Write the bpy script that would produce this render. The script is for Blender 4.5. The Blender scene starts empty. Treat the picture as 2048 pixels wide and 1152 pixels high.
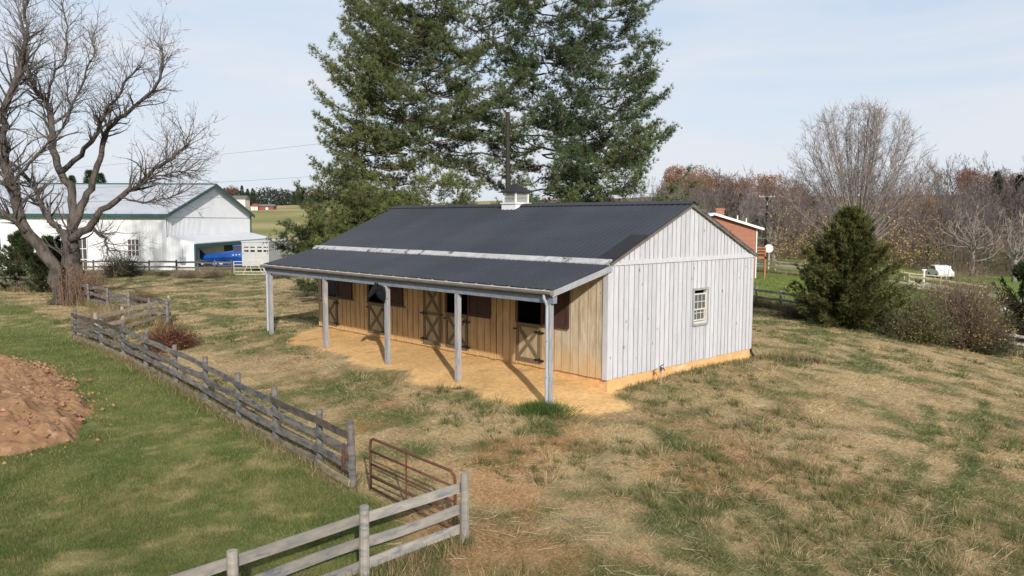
import bpy, math, random
import numpy as np
from mathutils import Vector, Matrix
C = bpy.context.scene
COL = C.collection
R = math.radians
rng = np.random.default_rng(7)
random.seed(7)
# ------------------------------------------------------------------ camera, sky, sun, exposure
FP, PITCH, ROLL, CZ = 1561.6, 0.0863, 0.0034, 5.0
cam = bpy.data.objects.new('camera', bpy.data.cameras.new('camera'))
COL.objects.link(cam)
cam.data.sensor_width = 36
cam.data.lens = FP / 2048 * 36
cam.data.clip_start = 0.2
cam.data.clip_end = 6000
cam.matrix_world = Matrix.Translation((0, 0, CZ)) @ Matrix.Rotation(math.pi / 2 - PITCH, 4, 'X') @ Matrix.Rotation(ROLL, 4, 'Z')
C.camera = cam
SUN_EL, SUN_AZ = R(25), math.atan2(0.243, -0.97)        # azimuth measured from +Y towards +X
w = bpy.data.worlds.new('World'); C.world = w; w.use_nodes = True
nt = w.node_tree; nt.nodes.clear()
def nd(nt, t, **k):
    n = nt.nodes.new(t)
    for a, b in k.items(): setattr(n, a, b)
    return n
out = nd(nt, 'ShaderNodeOutputWorld'); bg = nd(nt, 'ShaderNodeBackground')
sky = nd(nt, 'ShaderNodeTexSky', sky_type='NISHITA', sun_disc=False)
sky.sun_elevation = SUN_EL; sky.sun_rotation = SUN_AZ
sky.air_density = 1.0; sky.dust_density = 1.0; sky.ozone_density = 1.2
tc = nd(nt, 'ShaderNodeTexCoord'); mp = nd(nt, 'ShaderNodeMapping'); mp.inputs['Scale'].default_value = (1.1, 1.1, 6.0)
mp.inputs['Rotation'].default_value = (0.12, 0.1, 0.3)
no = nd(nt, 'ShaderNodeTexNoise'); no.inputs['Scale'].default_value = 1.6; no.inputs['Detail'].default_value = 7; no.inputs['Roughness'].default_value = .55; no.inputs['Distortion'].default_value = .5
rp = nd(nt, 'ShaderNodeValToRGB'); rp.color_ramp.elements[0].position = .30; rp.color_ramp.elements[0].color = (0, 0, 0, 1)
rp.color_ramp.elements[1].position = .62; rp.color_ramp.elements[1].color = (.9, .9, .9, 1)
mx = nd(nt, 'ShaderNodeMixRGB'); mx.inputs[2].default_value = (4.3, 4.45, 4.75, 1)
mv = nd(nt, 'ShaderNodeMixRGB'); mv.inputs[0].default_value = .78; mv.inputs[2].default_value = (2.95, 3.6, 4.5, 1)
L = nt.links.new
L(tc.outputs['Generated'], mp.inputs[0]); L(mp.outputs[0], no.inputs['Vector']); L(no.outputs['Fac'], rp.inputs[0])
L(rp.outputs[0], mx.inputs[0]); L(sky.outputs[0], mv.inputs[1]); L(mv.outputs[0], mx.inputs[1]); L(mx.outputs[0], bg.inputs[0])
bg.inputs[1].default_value = 0.15
L(bg.outputs[0], out.inputs[0])
sl = bpy.data.lights.new('sun', 'SUN'); sl.energy = 4.2; sl.angle = R(0.9); sl.color = (1, .945, .86)
so = bpy.data.objects.new('sun', sl); COL.objects.link(so)
sd = Vector((math.sin(SUN_AZ) * math.cos(SUN_EL), math.cos(SUN_AZ) * math.cos(SUN_EL), math.sin(SUN_EL)))
so.rotation_euler = sd.to_track_quat('Z', 'Y').to_euler(); so.location = sd * 200
C.view_settings.view_transform = 'Standard'; C.view_settings.look = 'None'
C.view_settings.exposure = 0.3; C.view_settings.gamma = 1
C.cycles.max_bounces = 6; C.cycles.transparent_max_bounces = 8
# ------------------------------------------------------------------ pixel ray to place, used only to read positions off the survey
def ray(px, py):
    X, Y = px - 1024, py - 576
    c, s = math.cos(ROLL), math.sin(ROLL)
    x, y = c * X + s * Y, -s * X + c * Y
    u = -y
    return np.array([x, FP * math.cos(PITCH) + u * math.sin(PITCH), u * math.cos(PITCH) - FP * math.sin(PITCH)])
def at(px, py, d):
    r = ray(px, py); return np.array([0, 0, CZ]) + r * (d / r[1])
def onz(px, py, z):
    r = ray(px, py); return np.array([0, 0, CZ]) + r * ((z - CZ) / r[2])
# stable frame
YAW = .7688
BA = np.array([-math.sin(YAW), math.cos(YAW)]); BB = np.array([math.cos(YAW), math.sin(YAW)])
BC = np.array([2.501, 20.2754]); SZ = .833
def bw(v, u): return BC + BB * v + BA * u
# ------------------------------------------------------------------ terrain
_cp = []
for a in [(0,1152,-.05),(400,1152,0),(706,975,0),(930,1085,0),(147,690,.2),(125,603,.3),(165,590,.3),(300,550,.4),(463,552,.4),(0,572,.3),
          (450,830,.08),(1500,1152,-.1),(2048,1152,-.35),(1700,900,.12),(1800,760,0),(2048,760,-.9),(1690,650,.1),(1530,615,0),(2040,702,-1.7),
          (1817,582,-.45),(1550,546,-.3),(1960,575,-1.8),(2040,600,-2.8),(2040,545,-3.2),(1600,520,-.2),(900,850,.3)]:
    p = onz(*a); _cp.append((p[0], p[1], a[2]))
for v, u, z in [(0,0,-.37),(0,14.5,-.08),(7.47,0,-.33),(7.47,14.5,-.2),(-2.1,.1,-.39),(-2.1,14.4,-.13),(-2.1,7,-.26),(0,7,-.06),(0,1.3,-.12),(0,3,-.05),(-.9,2.5,-.16),(0,10.5,-.05),(-2.1,3.5,-.27)]:
    p = bw(v, u); _cp.append((p[0], p[1], SZ + z))
_cp += [(20,150,0),(60,150,-1.5),(100,150,-2),(60,250,6),(110,220,4),(20,250,6),(0,400,12),(150,500,22),(-20,120,.6),(-48,175,1.5),(-90,300,5),
        (-130,450,11),(-190,650,17),(-60,120,.8),(-120,200,2),(-300,650,15),(0,900,15),(400,800,24),(0,-30,0),(0,0,-.1),(-40,0,0),(40,0,-.8),
        (-100,-100,0),(100,-100,-2),(-60,40,.2),(60,40,-4),(-31.8,72,.3),(-31.8,95,.4),(-25,70,.35),(18,70,0),(0,50,.5),(-60,76,.3)]
_cp = np.array(_cp)
def warp(x, y):
    r = np.sqrt(x * x + y * y) + 1e-6
    return np.stack([x / r, y / r, .8 * np.log(r + 3)], -1)
_W = warp(_cp[:, 0], _cp[:, 1])
def _phi(d): return np.sqrt(d * d + .06 ** 2)
_A = _phi(np.linalg.norm(_W[:, None] - _W[None], axis=-1)) - 1e-2 * np.eye(len(_W))
_n = len(_W); _AA = np.zeros((_n + 1, _n + 1)); _AA[:_n, :_n] = _A; _AA[:_n, _n] = 1; _AA[_n, :_n] = 1
_S = np.linalg.solve(_AA, np.append(_cp[:, 2], 0))
def _h(ix, iy, s): 
    n = (ix * 374761393 + iy * 668265263 + s * 1274126177) & 0x7fffffff
    n = ((n ^ (n >> 13)) * 1274126177) & 0x7fffffff
    return ((n ^ (n >> 16)) & 0xffff) / 65535.0
def noise(x, y, sc, s=0):
    x = np.asarray(x, float) / sc; y = np.asarray(y, float) / sc
    ix = np.floor(x).astype(np.int64); iy = np.floor(y).astype(np.int64); fx = x - ix; fy = y - iy
    fx = fx * fx * (3 - 2 * fx); fy = fy * fy * (3 - 2 * fy)
    return (_h(ix, iy, s) * (1 - fx) + _h(ix + 1, iy, s) * fx) * (1 - fy) + (_h(ix, iy + 1, s) * (1 - fx) + _h(ix + 1, iy + 1, s) * fx) * fy
def fbm(x, y, sc, s=0, o=4):
    t = 0; a = 1; n = 0
    for i in range(o):
        t = t + a * noise(x + 17.3 * i, y - 9.1 * i, sc, s + i); n += a; a *= .55; sc *= .5
    return t / n
def tz(x, y):
    x = np.atleast_1d(np.asarray(x, float)); y = np.atleast_1d(np.asarray(y, float))
    sh = x.shape; xf = x.ravel(); yf = y.ravel(); o = np.empty(len(xf))
    for i in range(0, len(xf), 20000):
        q = warp(xf[i:i + 20000], yf[i:i + 20000])
        o[i:i + 20000] = _phi(np.linalg.norm(q[:, None] - _W[None], axis=-1)) @ _S[:_n] + _S[_n]
    rr = np.hypot(xf, yf)
    am = np.clip((rr - 6) / 20, 0, 1)
    o += (fbm(xf, yf, 3.0, 5) - .5) * .10 * am + (fbm(xf, yf, .7, 9, 2) - .5) * .05
    o += (fbm(xf, yf, 90, 11) - .5) * np.clip((rr - 110) / 300, 0, 1) * 6
    return o.reshape(sh)
def z1(x, y): return float(tz(x, y)[0])
def G(px, py):
    r = ray(px, py); ts = np.linspace(5, 300, 3000)
    P = np.array([0, 0, CZ]) + r[None] / r[1] * ts[:, None]
    d = P[:, 2] - tz(P[:, 0], P[:, 1]); i = np.argmax(d < 0)
    t = ts[i - 1] + (ts[i] - ts[i - 1]) * d[i - 1] / (d[i - 1] - d[i]) if i > 0 else ts[-1]
    p = np.array([0, 0, CZ]) + r / r[1] * t
    return p
def gnd(x, y): return np.array([x, y, z1(x, y)])
# ------------------------------------------------------------------ mesh helpers
def nrm_(v): v = np.asarray(v, float); return v / (np.linalg.norm(v) + 1e-9)
class MB:
    def __init__(s): s.V = []; s.F = []; s.K = []; s.n = 0; s.C = []; s.hc = False
    def add(s, V, F, col=None):
        V = np.asarray(V, float).reshape(-1, 3); F = np.asarray(F, np.int64)
        s.V.append(V); s.F.append((F + s.n)); s.n += len(V)
        if col is not None: s.hc = True
        c = np.ones(3) if col is None else np.asarray(col, float)
        s.C.append(np.broadcast_to(c, (len(V), 3)) if c.ndim == 1 else c)
        return s
    def box(s, lo, hi, col=None, M=None):
        x0, y0, z0 = lo; x1, y1, z1 = hi
        V = np.array([(x0,y0,z0),(x1,y0,z0),(x1,y1,z0),(x0,y1,z0),(x0,y0,z1),(x1,y0,z1),(x1,y1,z1),(x0,y1,z1)], float)
        if M is not None: V = V @ np.array(M.to_3x3()).T + np.array(M.translation)
        return s.add(V, [(0,3,2,1),(4,5,6,7),(0,1,5,4),(1,2,6,5),(2,3,7,6),(3,0,4,7)], col)
    def bar(s, a, b, wd, ht, up=(0,0,1), col=None, jit=0):
        a = np.array(a, float); b = np.array(b, float); d = b - a; l = np.linalg.norm(d); d /= l
        up = np.array(up, float); sx = np.cross(d, up); sx /= np.linalg.norm(sx); u = np.cross(sx, d)
        V = []
        for p in (a, b):
            for q, r in ((-1,-1),(1,-1),(1,1),(-1,1)): V.append(p + sx * q * wd / 2 + u * r * ht / 2 + (rng.normal(0, jit, 3) if jit else 0))
        return s.add(V, [(0,1,2,3),(7,6,5,4),(0,4,5,1),(1,5,6,2),(2,6,7,3),(3,7,4,0)], col)
    def poly(s, pts, ext, col=None):
        """closed polygon (n,3) extruded by vector ext"""
        P = np.array(pts, float); n = len(P); V = np.vstack([P, P + np.array(ext, float)])
        s.add(V, np.array([(i, (i + 1) % n, (i + 1) % n + n, i + n) for i in range(n)]), col)
        o = s.n - 2 * n
        s.F.append(np.array([[o + n - 1 - i for i in range(n)]])); s.F.append(np.array([[o + n + i for i in range(n)]]))
        return s
    def tube(s, path, rad, n=8, col=None, cap=True, rough=0, sq=None):
        P = np.array(path, float); k = len(P); rad = np.broadcast_to(np.asarray(rad, float), (k,))
        T = np.gradient(P, axis=0); T /= np.linalg.norm(T, axis=1)[:, None] + 1e-9
        ref = np.array([0, 0, 1.]) if abs(T[0, 2]) < .9 else np.array([1., 0, 0])
        a = np.cross(T[0], ref); a /= np.linalg.norm(a); rings = []
        th = np.arange(n) / n * 2 * math.pi
        for i in range(k):
            a = a - T[i] * (a @ T[i]); a /= np.linalg.norm(a) + 1e-9; b = np.cross(T[i], a)
            rr = rad[i] * (1 + (rng.normal(0, rough, n) if rough else 0))
            rings.append(P[i] + (np.cos(th) * rr)[:, None] * a + (np.sin(th) * rr)[:, None] * b)
        V = np.vstack(rings); F = []
        i = np.arange(k - 1)[:, None] * n; j = np.arange(n)[None]; jn = (j + 1) % n
        F = np.stack([i + j, i + jn, i + n + jn, i + n + j], -1).reshape(-1, 4)
        s.add(V, F, col)
        if cap:
            o = s.n - len(V); s.F.append(np.array([[o + n - 1 - q for q in range(n)]])); s.F.append(np.array([[o + (k - 1) * n + q for q in range(n)]]))
        return s
    def segs(s, A, B, ra, rb, n=3, col=None):
        A = np.asarray(A, float); B = np.asarray(B, float)
        if len(A) == 0: return s
        ra = np.broadcast_to(ra, (len(A),)); rb = np.broadcast_to(rb, (len(A),))
        D = B - A; D /= np.linalg.norm(D, axis=1)[:, None] + 1e-9
        ref = np.where(np.abs(D[:, 2:3]) < .8, [[0, 0, 1.]], [[1., 0, 0]])
        X = np.cross(D, ref); X /= np.linalg.norm(X, axis=1)[:, None]; Y = np.cross(D, X)
        th = np.arange(n) / n * 2 * math.pi; c, q = np.cos(th), np.sin(th)
        o = X[:, None] * c[None, :, None] + Y[:, None] * q[None, :, None]
        V = np.concatenate([A[:, None] + o * ra[:, None, None], B[:, None] + o * rb[:, None, None]], 1).reshape(-1, 3)
        b = (np.arange(len(A)) * 2 * n)[:, None]; j = np.arange(n)[None]; jn = (j + 1) % n
        F = np.stack([b + j, b + jn, b + n + jn, b + n + j], -1).reshape(-1, 4)
        if col is not None and np.ndim(col) == 2: col = np.repeat(col, 2 * n, 0)
        return s.add(V, F, col)
    def tris(s, T, col=None):
        T = np.asarray(T); m = len(T)
        if col is not None and np.ndim(col) == 2: col = np.repeat(col, 3, 0)
        return s.add(T.reshape(-1, 3), np.arange(m * 3).reshape(-1, 3), col)
    def build(s, name, mat, parent=None, smooth=False, loc=None):
        me = bpy.data.meshes.new(name)
        V = np.vstack(s.V).astype(np.float32); lens = []; idx = []
        for F in s.F:
            lens.append(np.full(len(F), F.shape[1], np.int32)); idx.append(F.ravel())
        lens = np.concatenate(lens); idx = np.concatenate(idx).astype(np.int32)
        me.vertices.add(len(V)); me.vertices.foreach_set('co', V.ravel())
        me.loops.add(len(idx)); me.loops.foreach_set('vertex_index', idx)
        me.polygons.add(len(lens)); me.polygons.foreach_set('loop_start', np.concatenate([[0], np.cumsum(lens)[:-1]]).astype(np.int32))
        if True:
            a = me.attributes.new('tint', 'FLOAT_COLOR', 'POINT')
            c = np.ones((len(V), 4), np.float32); c[:, :3] = np.vstack(s.C); a.data.foreach_set('color', c.ravel())
        me.update(calc_edges=True)
        me.validate()
        me.polygons.foreach_set('use_smooth', np.full(len(lens), bool(smooth)))
        me.materials.append(mat)
        o = bpy.data.objects.new(name, me); COL.objects.link(o)
        if parent is not None: o.parent = parent
        if loc is not None: o.location = loc
        return o
def thing(name, label, cat, loc=(0, 0, 0), rz=0, group=None):
    o = bpy.data.objects.new(name, None); COL.objects.link(o); o.empty_display_size = .3
    o.location = loc; o.rotation_euler = (0, 0, rz); o['label'] = label; o['category'] = cat
    if group: o['group'] = group
    return o
def tag(o, label, cat, group=None):
    o['label'] = label; o['category'] = cat
    if group: o['group'] = group
    return o
def dup(root, loc, rz=0, sc=1, label=None, group=None):
    r = root.copy(); COL.objects.link(r); r.location = loc; r.rotation_euler = (0, 0, rz); r.scale = (sc, sc, sc) if np.isscalar(sc) else sc
    if label: r['label'] = label
    if group: r['group'] = group
    for ch in list(root.children):
        c = ch.copy(); COL.objects.link(c); c.parent = r
        for g in list(ch.children):
            d = g.copy(); COL.objects.link(d); d.parent = c
    return r
# ------------------------------------------------------------------ materials
def mat(name, col=(.5,.5,.5), rough=.8, var=None, vscale=3, stretch=(1,1,1), bump=0, bscale=40, metal=0, attr=False, spec=.3, knots=None, dark=None, trans=0, coords='Object', vlow=.35, vhigh=.65, bdist=.02):
    m = bpy.data.materials.new(name); m.use_nodes = True; nt = m.node_tree; L = nt.links.new
    b = nt.nodes['Principled BSDF']; b.inputs['Roughness'].default_value = rough; b.inputs['Metallic'].default_value = metal
    b.inputs['Specular IOR Level'].default_value = spec
    tc = nd(nt, 'ShaderNodeTexCoord'); mp = nd(nt, 'ShaderNodeMapping'); mp.inputs['Scale'].default_value = stretch; L(tc.outputs[coords], mp.inputs[0])
    cur = nd(nt, 'ShaderNodeRGB'); cur.outputs[0].default_value = (*col, 1); cur = cur.outputs[0]
    def mix(c, col2, sc, lo, hi, det=6, rg=.6):
        n = nd(nt, 'ShaderNodeTexNoise'); n.inputs['Scale'].default_value = sc; n.inputs['Detail'].default_value = det; n.inputs['Roughness'].default_value = rg; L(mp.outputs[0], n.inputs['Vector'])
        r = nd(nt, 'ShaderNodeMapRange'); r.inputs[1].default_value = lo; r.inputs[2].default_value = hi; L(n.outputs['Fac'], r.inputs[0])
        x = nd(nt, 'ShaderNodeMixRGB'); L(r.outputs[0], x.inputs[0]); L(c, x.inputs[1]); x.inputs[2].default_value = (*col2, 1); return x.outputs[0]
    if var: cur = mix(cur, var, vscale, vlow, vhigh)
    if dark: cur = mix(cur, dark[0], dark[1], dark[2], dark[3])
    if knots:
        v = nd(nt, 'ShaderNodeTexVoronoi'); v.inputs['Scale'].default_value = knots[1]
        mk = nd(nt, 'ShaderNodeMapping'); mk.inputs['Scale'].default_value = (1, 1, .6); L(tc.outputs['Object'], mk.inputs[0]); L(mk.outputs[0], v.inputs['Vector'])
        r = nd(nt, 'ShaderNodeMapRange'); r.inputs[1].default_value = knots[2]; r.inputs[2].default_value = knots[2] * 2.2; r.inputs[3].default_value = 1; r.inputs[4].default_value = 0; L(v.outputs['Distance'], r.inputs[0])
        x = nd(nt, 'ShaderNodeMixRGB'); L(r.outputs[0], x.inputs[0]); L(cur, x.inputs[1]); x.inputs[2].default_value = (*knots[0], 1); cur = x.outputs[0]
    if attr:
        a = nd(nt, 'ShaderNodeAttribute', attribute_name='tint'); x = nd(nt, 'ShaderNodeMixRGB', blend_type='MULTIPLY'); x.inputs[0].default_value = 1
        L(cur, x.inputs[1]); L(a.outputs['Color'], x.inputs[2]); cur = x.outputs[0]
    L(cur, b.inputs['Base Color'])
    if bump:
        n = nd(nt, 'ShaderNodeTexNoise'); n.inputs['Scale'].default_value = bscale; n.inputs['Detail'].default_value = 5; L(mp.outputs[0], n.inputs['Vector'])
        bp = nd(nt, 'ShaderNodeBump'); bp.inputs['Strength'].default_value = bump; bp.inputs['Distance'].default_value = bdist; L(n.outputs['Fac'], bp.inputs['Height']); L(bp.outputs[0], b.inputs['Normal'])
    if trans:
        t = nd(nt, 'ShaderNodeBsdfTranslucent'); L(cur, t.inputs[0]); ms = nd(nt, 'ShaderNodeMixShader'); ms.inputs[0].default_value = trans
        L(b.outputs[0], ms.inputs[1]); L(t.outputs[0], ms.inputs[2]); L(ms.outputs[0], nt.nodes['Material Output'].inputs[0])
    return m
M = {}
M['white_wood'] = mat('white_wood', (.51,.51,.535), .75, (.42,.42,.44), 2.2, (6,6,1.0), .35, 30, attr=True, knots=((.20,.19,.20), 3.2, .055), vlow=.42, vhigh=.75, dark=((.27,.265,.28), 7, .60, .80))
M['tan_wood'] = mat('tan_wood', (.60,.46,.29), .8, (.42,.29,.16), 1.6, (5,5,1.0), .4, 30, attr=True, knots=((.25,.18,.12), 3.0, .035))
M['tan_door'] = mat('tan_door', (.42,.33,.20), .8, (.33,.25,.15), 3, (5,5,1), .3, 30, attr=True)
M['brace_wood'] = mat('brace_wood', (.17,.125,.07), .8, (.13,.09,.05), 4, (3,3,3), .3, 30)
M['dark_wood'] = mat('dark_wood', (.075,.035,.025), .7, (.045,.022,.018), 3, (6,6,1), .4, 30, dark=((.16,.10,.07), 6, .62, .75))
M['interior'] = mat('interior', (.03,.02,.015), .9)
M['grey_post'] = mat('grey_post', (.31,.30,.30), .8, (.20,.21,.24), 3, (6,6,1), .5, 30, attr=True, dark=((.42,.33,.24), 2.4, .55, .7))
M['beam'] = mat('beam', (.22,.245,.29), .7, (.15,.17,.21), 2, (2,2,5), .3, 30, dark=((.36,.38,.42), 5, .6, .75))
M['gutter_dark'] = mat('gutter_dark', (.13,.12,.11), .5, (.2,.19,.17), 3)
M['gutter'] = mat('gutter', (.52,.50,.46), .5, (.42,.38,.32), 3, (2,2,2), .1, 30)
M['fascia'] = mat('fascia', (.10,.09,.08), .6, (.16,.14,.12), 3)
M['downpipe'] = mat('downpipe', (.42,.46,.52), .4, (.34,.37,.42), 3, metal=.2)
M['black_metal'] = mat('black_metal', (.012,.012,.013), .5)
M['roof'] = mat('roof', (.029,.032,.042), .6, (.042,.045,.055), .5, (1,.35,1), .05, 8, spec=.4, attr=True, vlow=.4, vhigh=.7)
M['roof_dark'] = mat('roof_dark', (.016,.017,.021), .85, (.024,.025,.030), 2)
M['flashing'] = mat('flashing', (.46,.45,.46), .6, (.34,.33,.33), 3, (1,1,1), .3, 20, dark=((.09,.08,.075), 2.6, .56, .66))
M['ochre'] = mat('ochre', (.66,.39,.17), .85, (.56,.32,.13), 2.5, (1,1,2), .5, 25, dark=((.70,.52,.32), 1.6, .55, .75))
M['cream'] = mat('cream', (.58,.55,.49), .6, (.48,.44,.38), 6)
M['frame_grey'] = mat('frame_grey', (.24,.25,.27), .7, (.32,.32,.33), 4)
M['white_paint'] = mat('white_paint', (.64,.64,.64), .5, (.7,.69,.67), 4)
M['glass'] = mat('glass', (.05,.06,.07), .08, spec=.9)
M['glass_pale'] = mat('glass_pale', (.09,.095,.11), .12, spec=.8)
M['horse'] = mat('horse', (.008,.009,.012), .8, (.012,.013,.016), 12, spec=.08, bump=.4, bscale=25)
M['mane'] = mat('mane', (.006,.006,.007), .8, bump=.8, bscale=60)
M['fence_grey'] = mat('fence_grey', (.29,.255,.215), .85, (.12,.125,.14), 1.6, (2,2,6), .6, 22, attr=True, dark=((.09,.10,.125), 1.1, .56, .70), vlow=.42, vhigh=.62)
M['fence_near'] = mat('fence_near', (.31,.28,.24), .85, (.19,.185,.18), 1.3, (2,2,7), .6, 22, attr=True, dark=((.13,.14,.165), 1.0, .57, .68), vlow=.40, vhigh=.66)
M['fence_brown'] = mat('fence_brown', (.13,.11,.095), .85, (.08,.065,.055), 2, (2,2,5), .5, 20, attr=True)
M['fence_tan'] = mat('fence_tan', (.38,.31,.22), .85, (.26,.22,.17), 2, (2,2,5), .5, 20, attr=True, vlow=.4, vhigh=.6)
M['rust'] = mat('rust', (.14,.055,.035), .85, (.08,.035,.025), 9, (1,1,1), .4, 50)
M['bark_grey'] = mat('bark_grey', (.115,.097,.083), .95, (.062,.053,.047), 2.6, (1,1,.35), 1.0, 9, attr=True, bdist=.10, dark=((.05,.04,.034), 5, .5, .62))
M['bark_pine'] = mat('bark_pine', (.105,.08,.062), .95, (.06,.048,.04), 3, (1,1,.4), 1.0, 12)
M['twig'] = mat('twig', (.12,.105,.10), .9, attr=True)
M['bark_pale'] = mat('bark_pale', (.26,.235,.21), .9, (.15,.13,.115), 1.4, attr=True)
M['leaf'] = mat('leaf', (1,1,1), .75, attr=True, trans=.25, spec=.15)
M['needle'] = mat('needle', (1,1,1), .6, attr=True, trans=.18, spec=.25)
M['metal_white'] = mat('metal_white', (.64,.65,.67), .45, (.58,.59,.61), .6, (1,1,1), spec=.4)
M['metal_roof'] = mat('metal_roof', (.42,.43,.46), .4, (.36,.37,.40), .5, spec=.5)
M['green_trim'] = mat('green_trim', (.02,.075,.075), .5)
M['darkopen'] = mat('darkopen', (.05,.045,.045), .8, (.08,.07,.06), 1)
M['blue'] = mat('blue', (.006,.085,.36), .35, (.008,.05,.25), 1.2, spec=.6)
M['alu'] = mat('alu', (.55,.555,.56), .4, (.46,.465,.47), 1.5, metal=.3)
M['tyre'] = mat('tyre', (.02,.02,.02), .9)
M['brick'] = mat('brick', (.42,.14,.075), .9, (.32,.10,.055), 2)
M['brick_far'] = mat('brick_far', (.24,.07,.05), .9)
M['tin'] = mat('tin', (.55,.60,.66), .35, metal=.2)
M['deck'] = mat('deck', (.34,.13,.06), .8)
M['shingle'] = mat('shingle', (.15,.145,.15), .9, (.11,.11,.115), 3)
M['pole'] = mat('pole', (.04,.032,.027), .9)
M['galv'] = mat('galv', (.55,.56,.58), .4, metal=.4)
M['dish'] = mat('dish', (.62,.62,.62), .5)
M['wire'] = mat('wire', (.05,.05,.055), .6)
M['hydrant'] = mat('hydrant', (.05,.07,.11), .5)
M['car'] = mat('car', (.72,.73,.75), .3, spec=.6)
M['tank'] = mat('tank', (.75,.78,.78), .4)
M['soil'] = mat('soil', (.27,.155,.080), .95, (.18,.10,.052), 2.2, (1,1,1), 1.0, 7, dark=((.38,.24,.15), 3, .58, .75))
M['clod'] = mat('clod', (.27,.155,.09), .95, attr=True, bump=.6, bscale=30)
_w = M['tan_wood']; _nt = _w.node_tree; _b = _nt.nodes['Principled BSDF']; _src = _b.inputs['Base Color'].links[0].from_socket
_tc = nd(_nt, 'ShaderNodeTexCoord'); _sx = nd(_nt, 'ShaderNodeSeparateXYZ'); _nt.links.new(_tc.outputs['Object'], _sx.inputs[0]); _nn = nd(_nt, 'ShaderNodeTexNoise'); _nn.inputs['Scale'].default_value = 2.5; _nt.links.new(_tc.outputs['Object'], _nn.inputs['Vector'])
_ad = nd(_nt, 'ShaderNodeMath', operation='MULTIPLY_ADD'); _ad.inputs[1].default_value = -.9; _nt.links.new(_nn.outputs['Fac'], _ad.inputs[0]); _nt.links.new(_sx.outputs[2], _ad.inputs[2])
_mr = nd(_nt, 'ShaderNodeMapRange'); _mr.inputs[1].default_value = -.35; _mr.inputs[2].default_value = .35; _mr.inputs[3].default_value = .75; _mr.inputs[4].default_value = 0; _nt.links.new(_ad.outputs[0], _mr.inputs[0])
_mm = nd(_nt, 'ShaderNodeMixRGB'); _nt.links.new(_mr.outputs[0], _mm.inputs[0]); _nt.links.new(_src, _mm.inputs[1]); _mm.inputs[2].default_value = (.56, .35, .155, 1); _nt.links.new(_mm.outputs[0], _b.inputs['Base Color'])  # mud splash at the foot; its lighter ochre also paints in the sunlit strip
# brick courses
def brickify(m, c1, c2, mortar, sc):
    nt = m.node_tree; b = nt.nodes['Principled BSDF']; t = nd(nt, 'ShaderNodeTexBrick'); tc = nd(nt, 'ShaderNodeTexCoord')
    sx = nd(nt, 'ShaderNodeSeparateXYZ'); cx = nd(nt, 'ShaderNodeCombineXYZ'); ad = nd(nt, 'ShaderNodeMath', operation='ADD')
    nt.links.new(tc.outputs['Object'], sx.inputs[0]); nt.links.new(sx.outputs[0], ad.inputs[0]); nt.links.new(sx.outputs[1], ad.inputs[1]); nt.links.new(ad.outputs[0], cx.inputs[0]); nt.links.new(sx.outputs[2], cx.inputs[1])
    nt.links.new(cx.outputs[0], t.inputs['Vector']); t.inputs['Scale'].default_value = sc; t.inputs['Color1'].default_value = (*c1, 1); t.inputs['Color2'].default_value = (*c2, 1); t.inputs['Mortar'].default_value = (*mortar, 1)
    t.inputs['Mortar Size'].default_value = .03; nt.links.new(t.outputs[0], b.inputs['Base Color'])
brickify(M['brick'], (.34,.11,.06), (.26,.085,.05), (.34,.22,.17), 2.2)
# ------------------------------------------------------------------ ground: zones and colour
def seg_d(x, y, pts):
    """signed side & distance to polyline (positive = left of direction)"""
    best = np.full(np.shape(x), 1e9); sg = np.zeros(np.shape(x))
    for (x0, y0), (x1, y1) in zip(pts[:-1], pts[1:]):
        dx, dy = x1 - x0, y1 - y0; l2 = dx * dx + dy * dy
        t = np.clip(((x - x0) * dx + (y - y0) * dy) / l2, 0, 1); qx, qy = x - x0 - t * dx, y - y0 - t * dy
        d = np.hypot(qx, qy); s = np.sign(dx * (y - y0) - dy * (x - x0)); m = d < best; best = np.where(m, d, best); sg = np.where(m, s, sg)
    return best * sg
def inpoly(x, y, poly):
    c = np.zeros(np.shape(x), bool); n = len(poly)
    for i in range(n):
        x0, y0 = poly[i]; x1, y1 = poly[i - 1]
        m = ((y0 > y) != (y1 > y)) & (x < (x1 - x0) * (y - y0) / (y1 - y0 + 1e-12) + x0); c ^= m
    return c
def pdist(x, y, poly):
    d = np.abs(seg_d(x, y, list(poly) + [poly[0]])); return np.where(inpoly(x, y, poly), d, -d)
FENCE_PX = [(706,975),(640,933),(552,886),(478,844),(412,805),(352,772),(292,740),(248,717),(205,698),(150,678)]
FPTS = [G(*p) for p in FENCE_PX]
GATEP = G(930, 1086); DIRF = np.array([-1.31, -1.35, 0]); 
F2 = [gnd(*(GATEP[:2] + DIRF[:2] * i)) for i in range(5)]
LAWN_LINE = [tuple(F2[4][:2]), tuple(F2[1][:2]), tuple(GATEP[:2] + [-.9, .5]), tuple(FPTS[0][:2])] + [tuple(p[:2]) for p in FPTS[1:]] + [tuple(G(110,650)[:2]), tuple(G(60,612)[:2]), tuple(G(-200,600)[:2])]
SAND = [tuple(bw(v, u)) for v, u in [(.4,.3),(-.5,-1.05),(-1.7,-.85),(-2.6,.0),(-2.75,1.3),(-2.55,2.8),(-3.0,4.2),(-2.3,5.6),(-2.9,7.6),(-2.2,9.2),(-2.35,11),(-2.6,12.4),(-1.4,13.9),(-.3,14.4),(.4,14.3)]]
MOUND = [tuple(G(*p)[:2]) for p in [(-260,735),(60,735),(120,760),(165,800),(205,850),(150,885),(60,905),(-60,930),(-300,950)]]
ROADC = [tuple(G(*p)[:2]) for p in [(1400,520),(1510,528),(1600,536),(1780,560),(1880,575),(1980,592)]]
ROADC = [(-8, ROADC[0][1] + 3)] + ROADC + [(ROADC[-1][0] + 25, ROADC[-1][1] - 12)]
def lerp(a, b, t): t = np.clip(t, 0, 1)[..., None]; return a * (1 - t) + b * t
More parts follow.
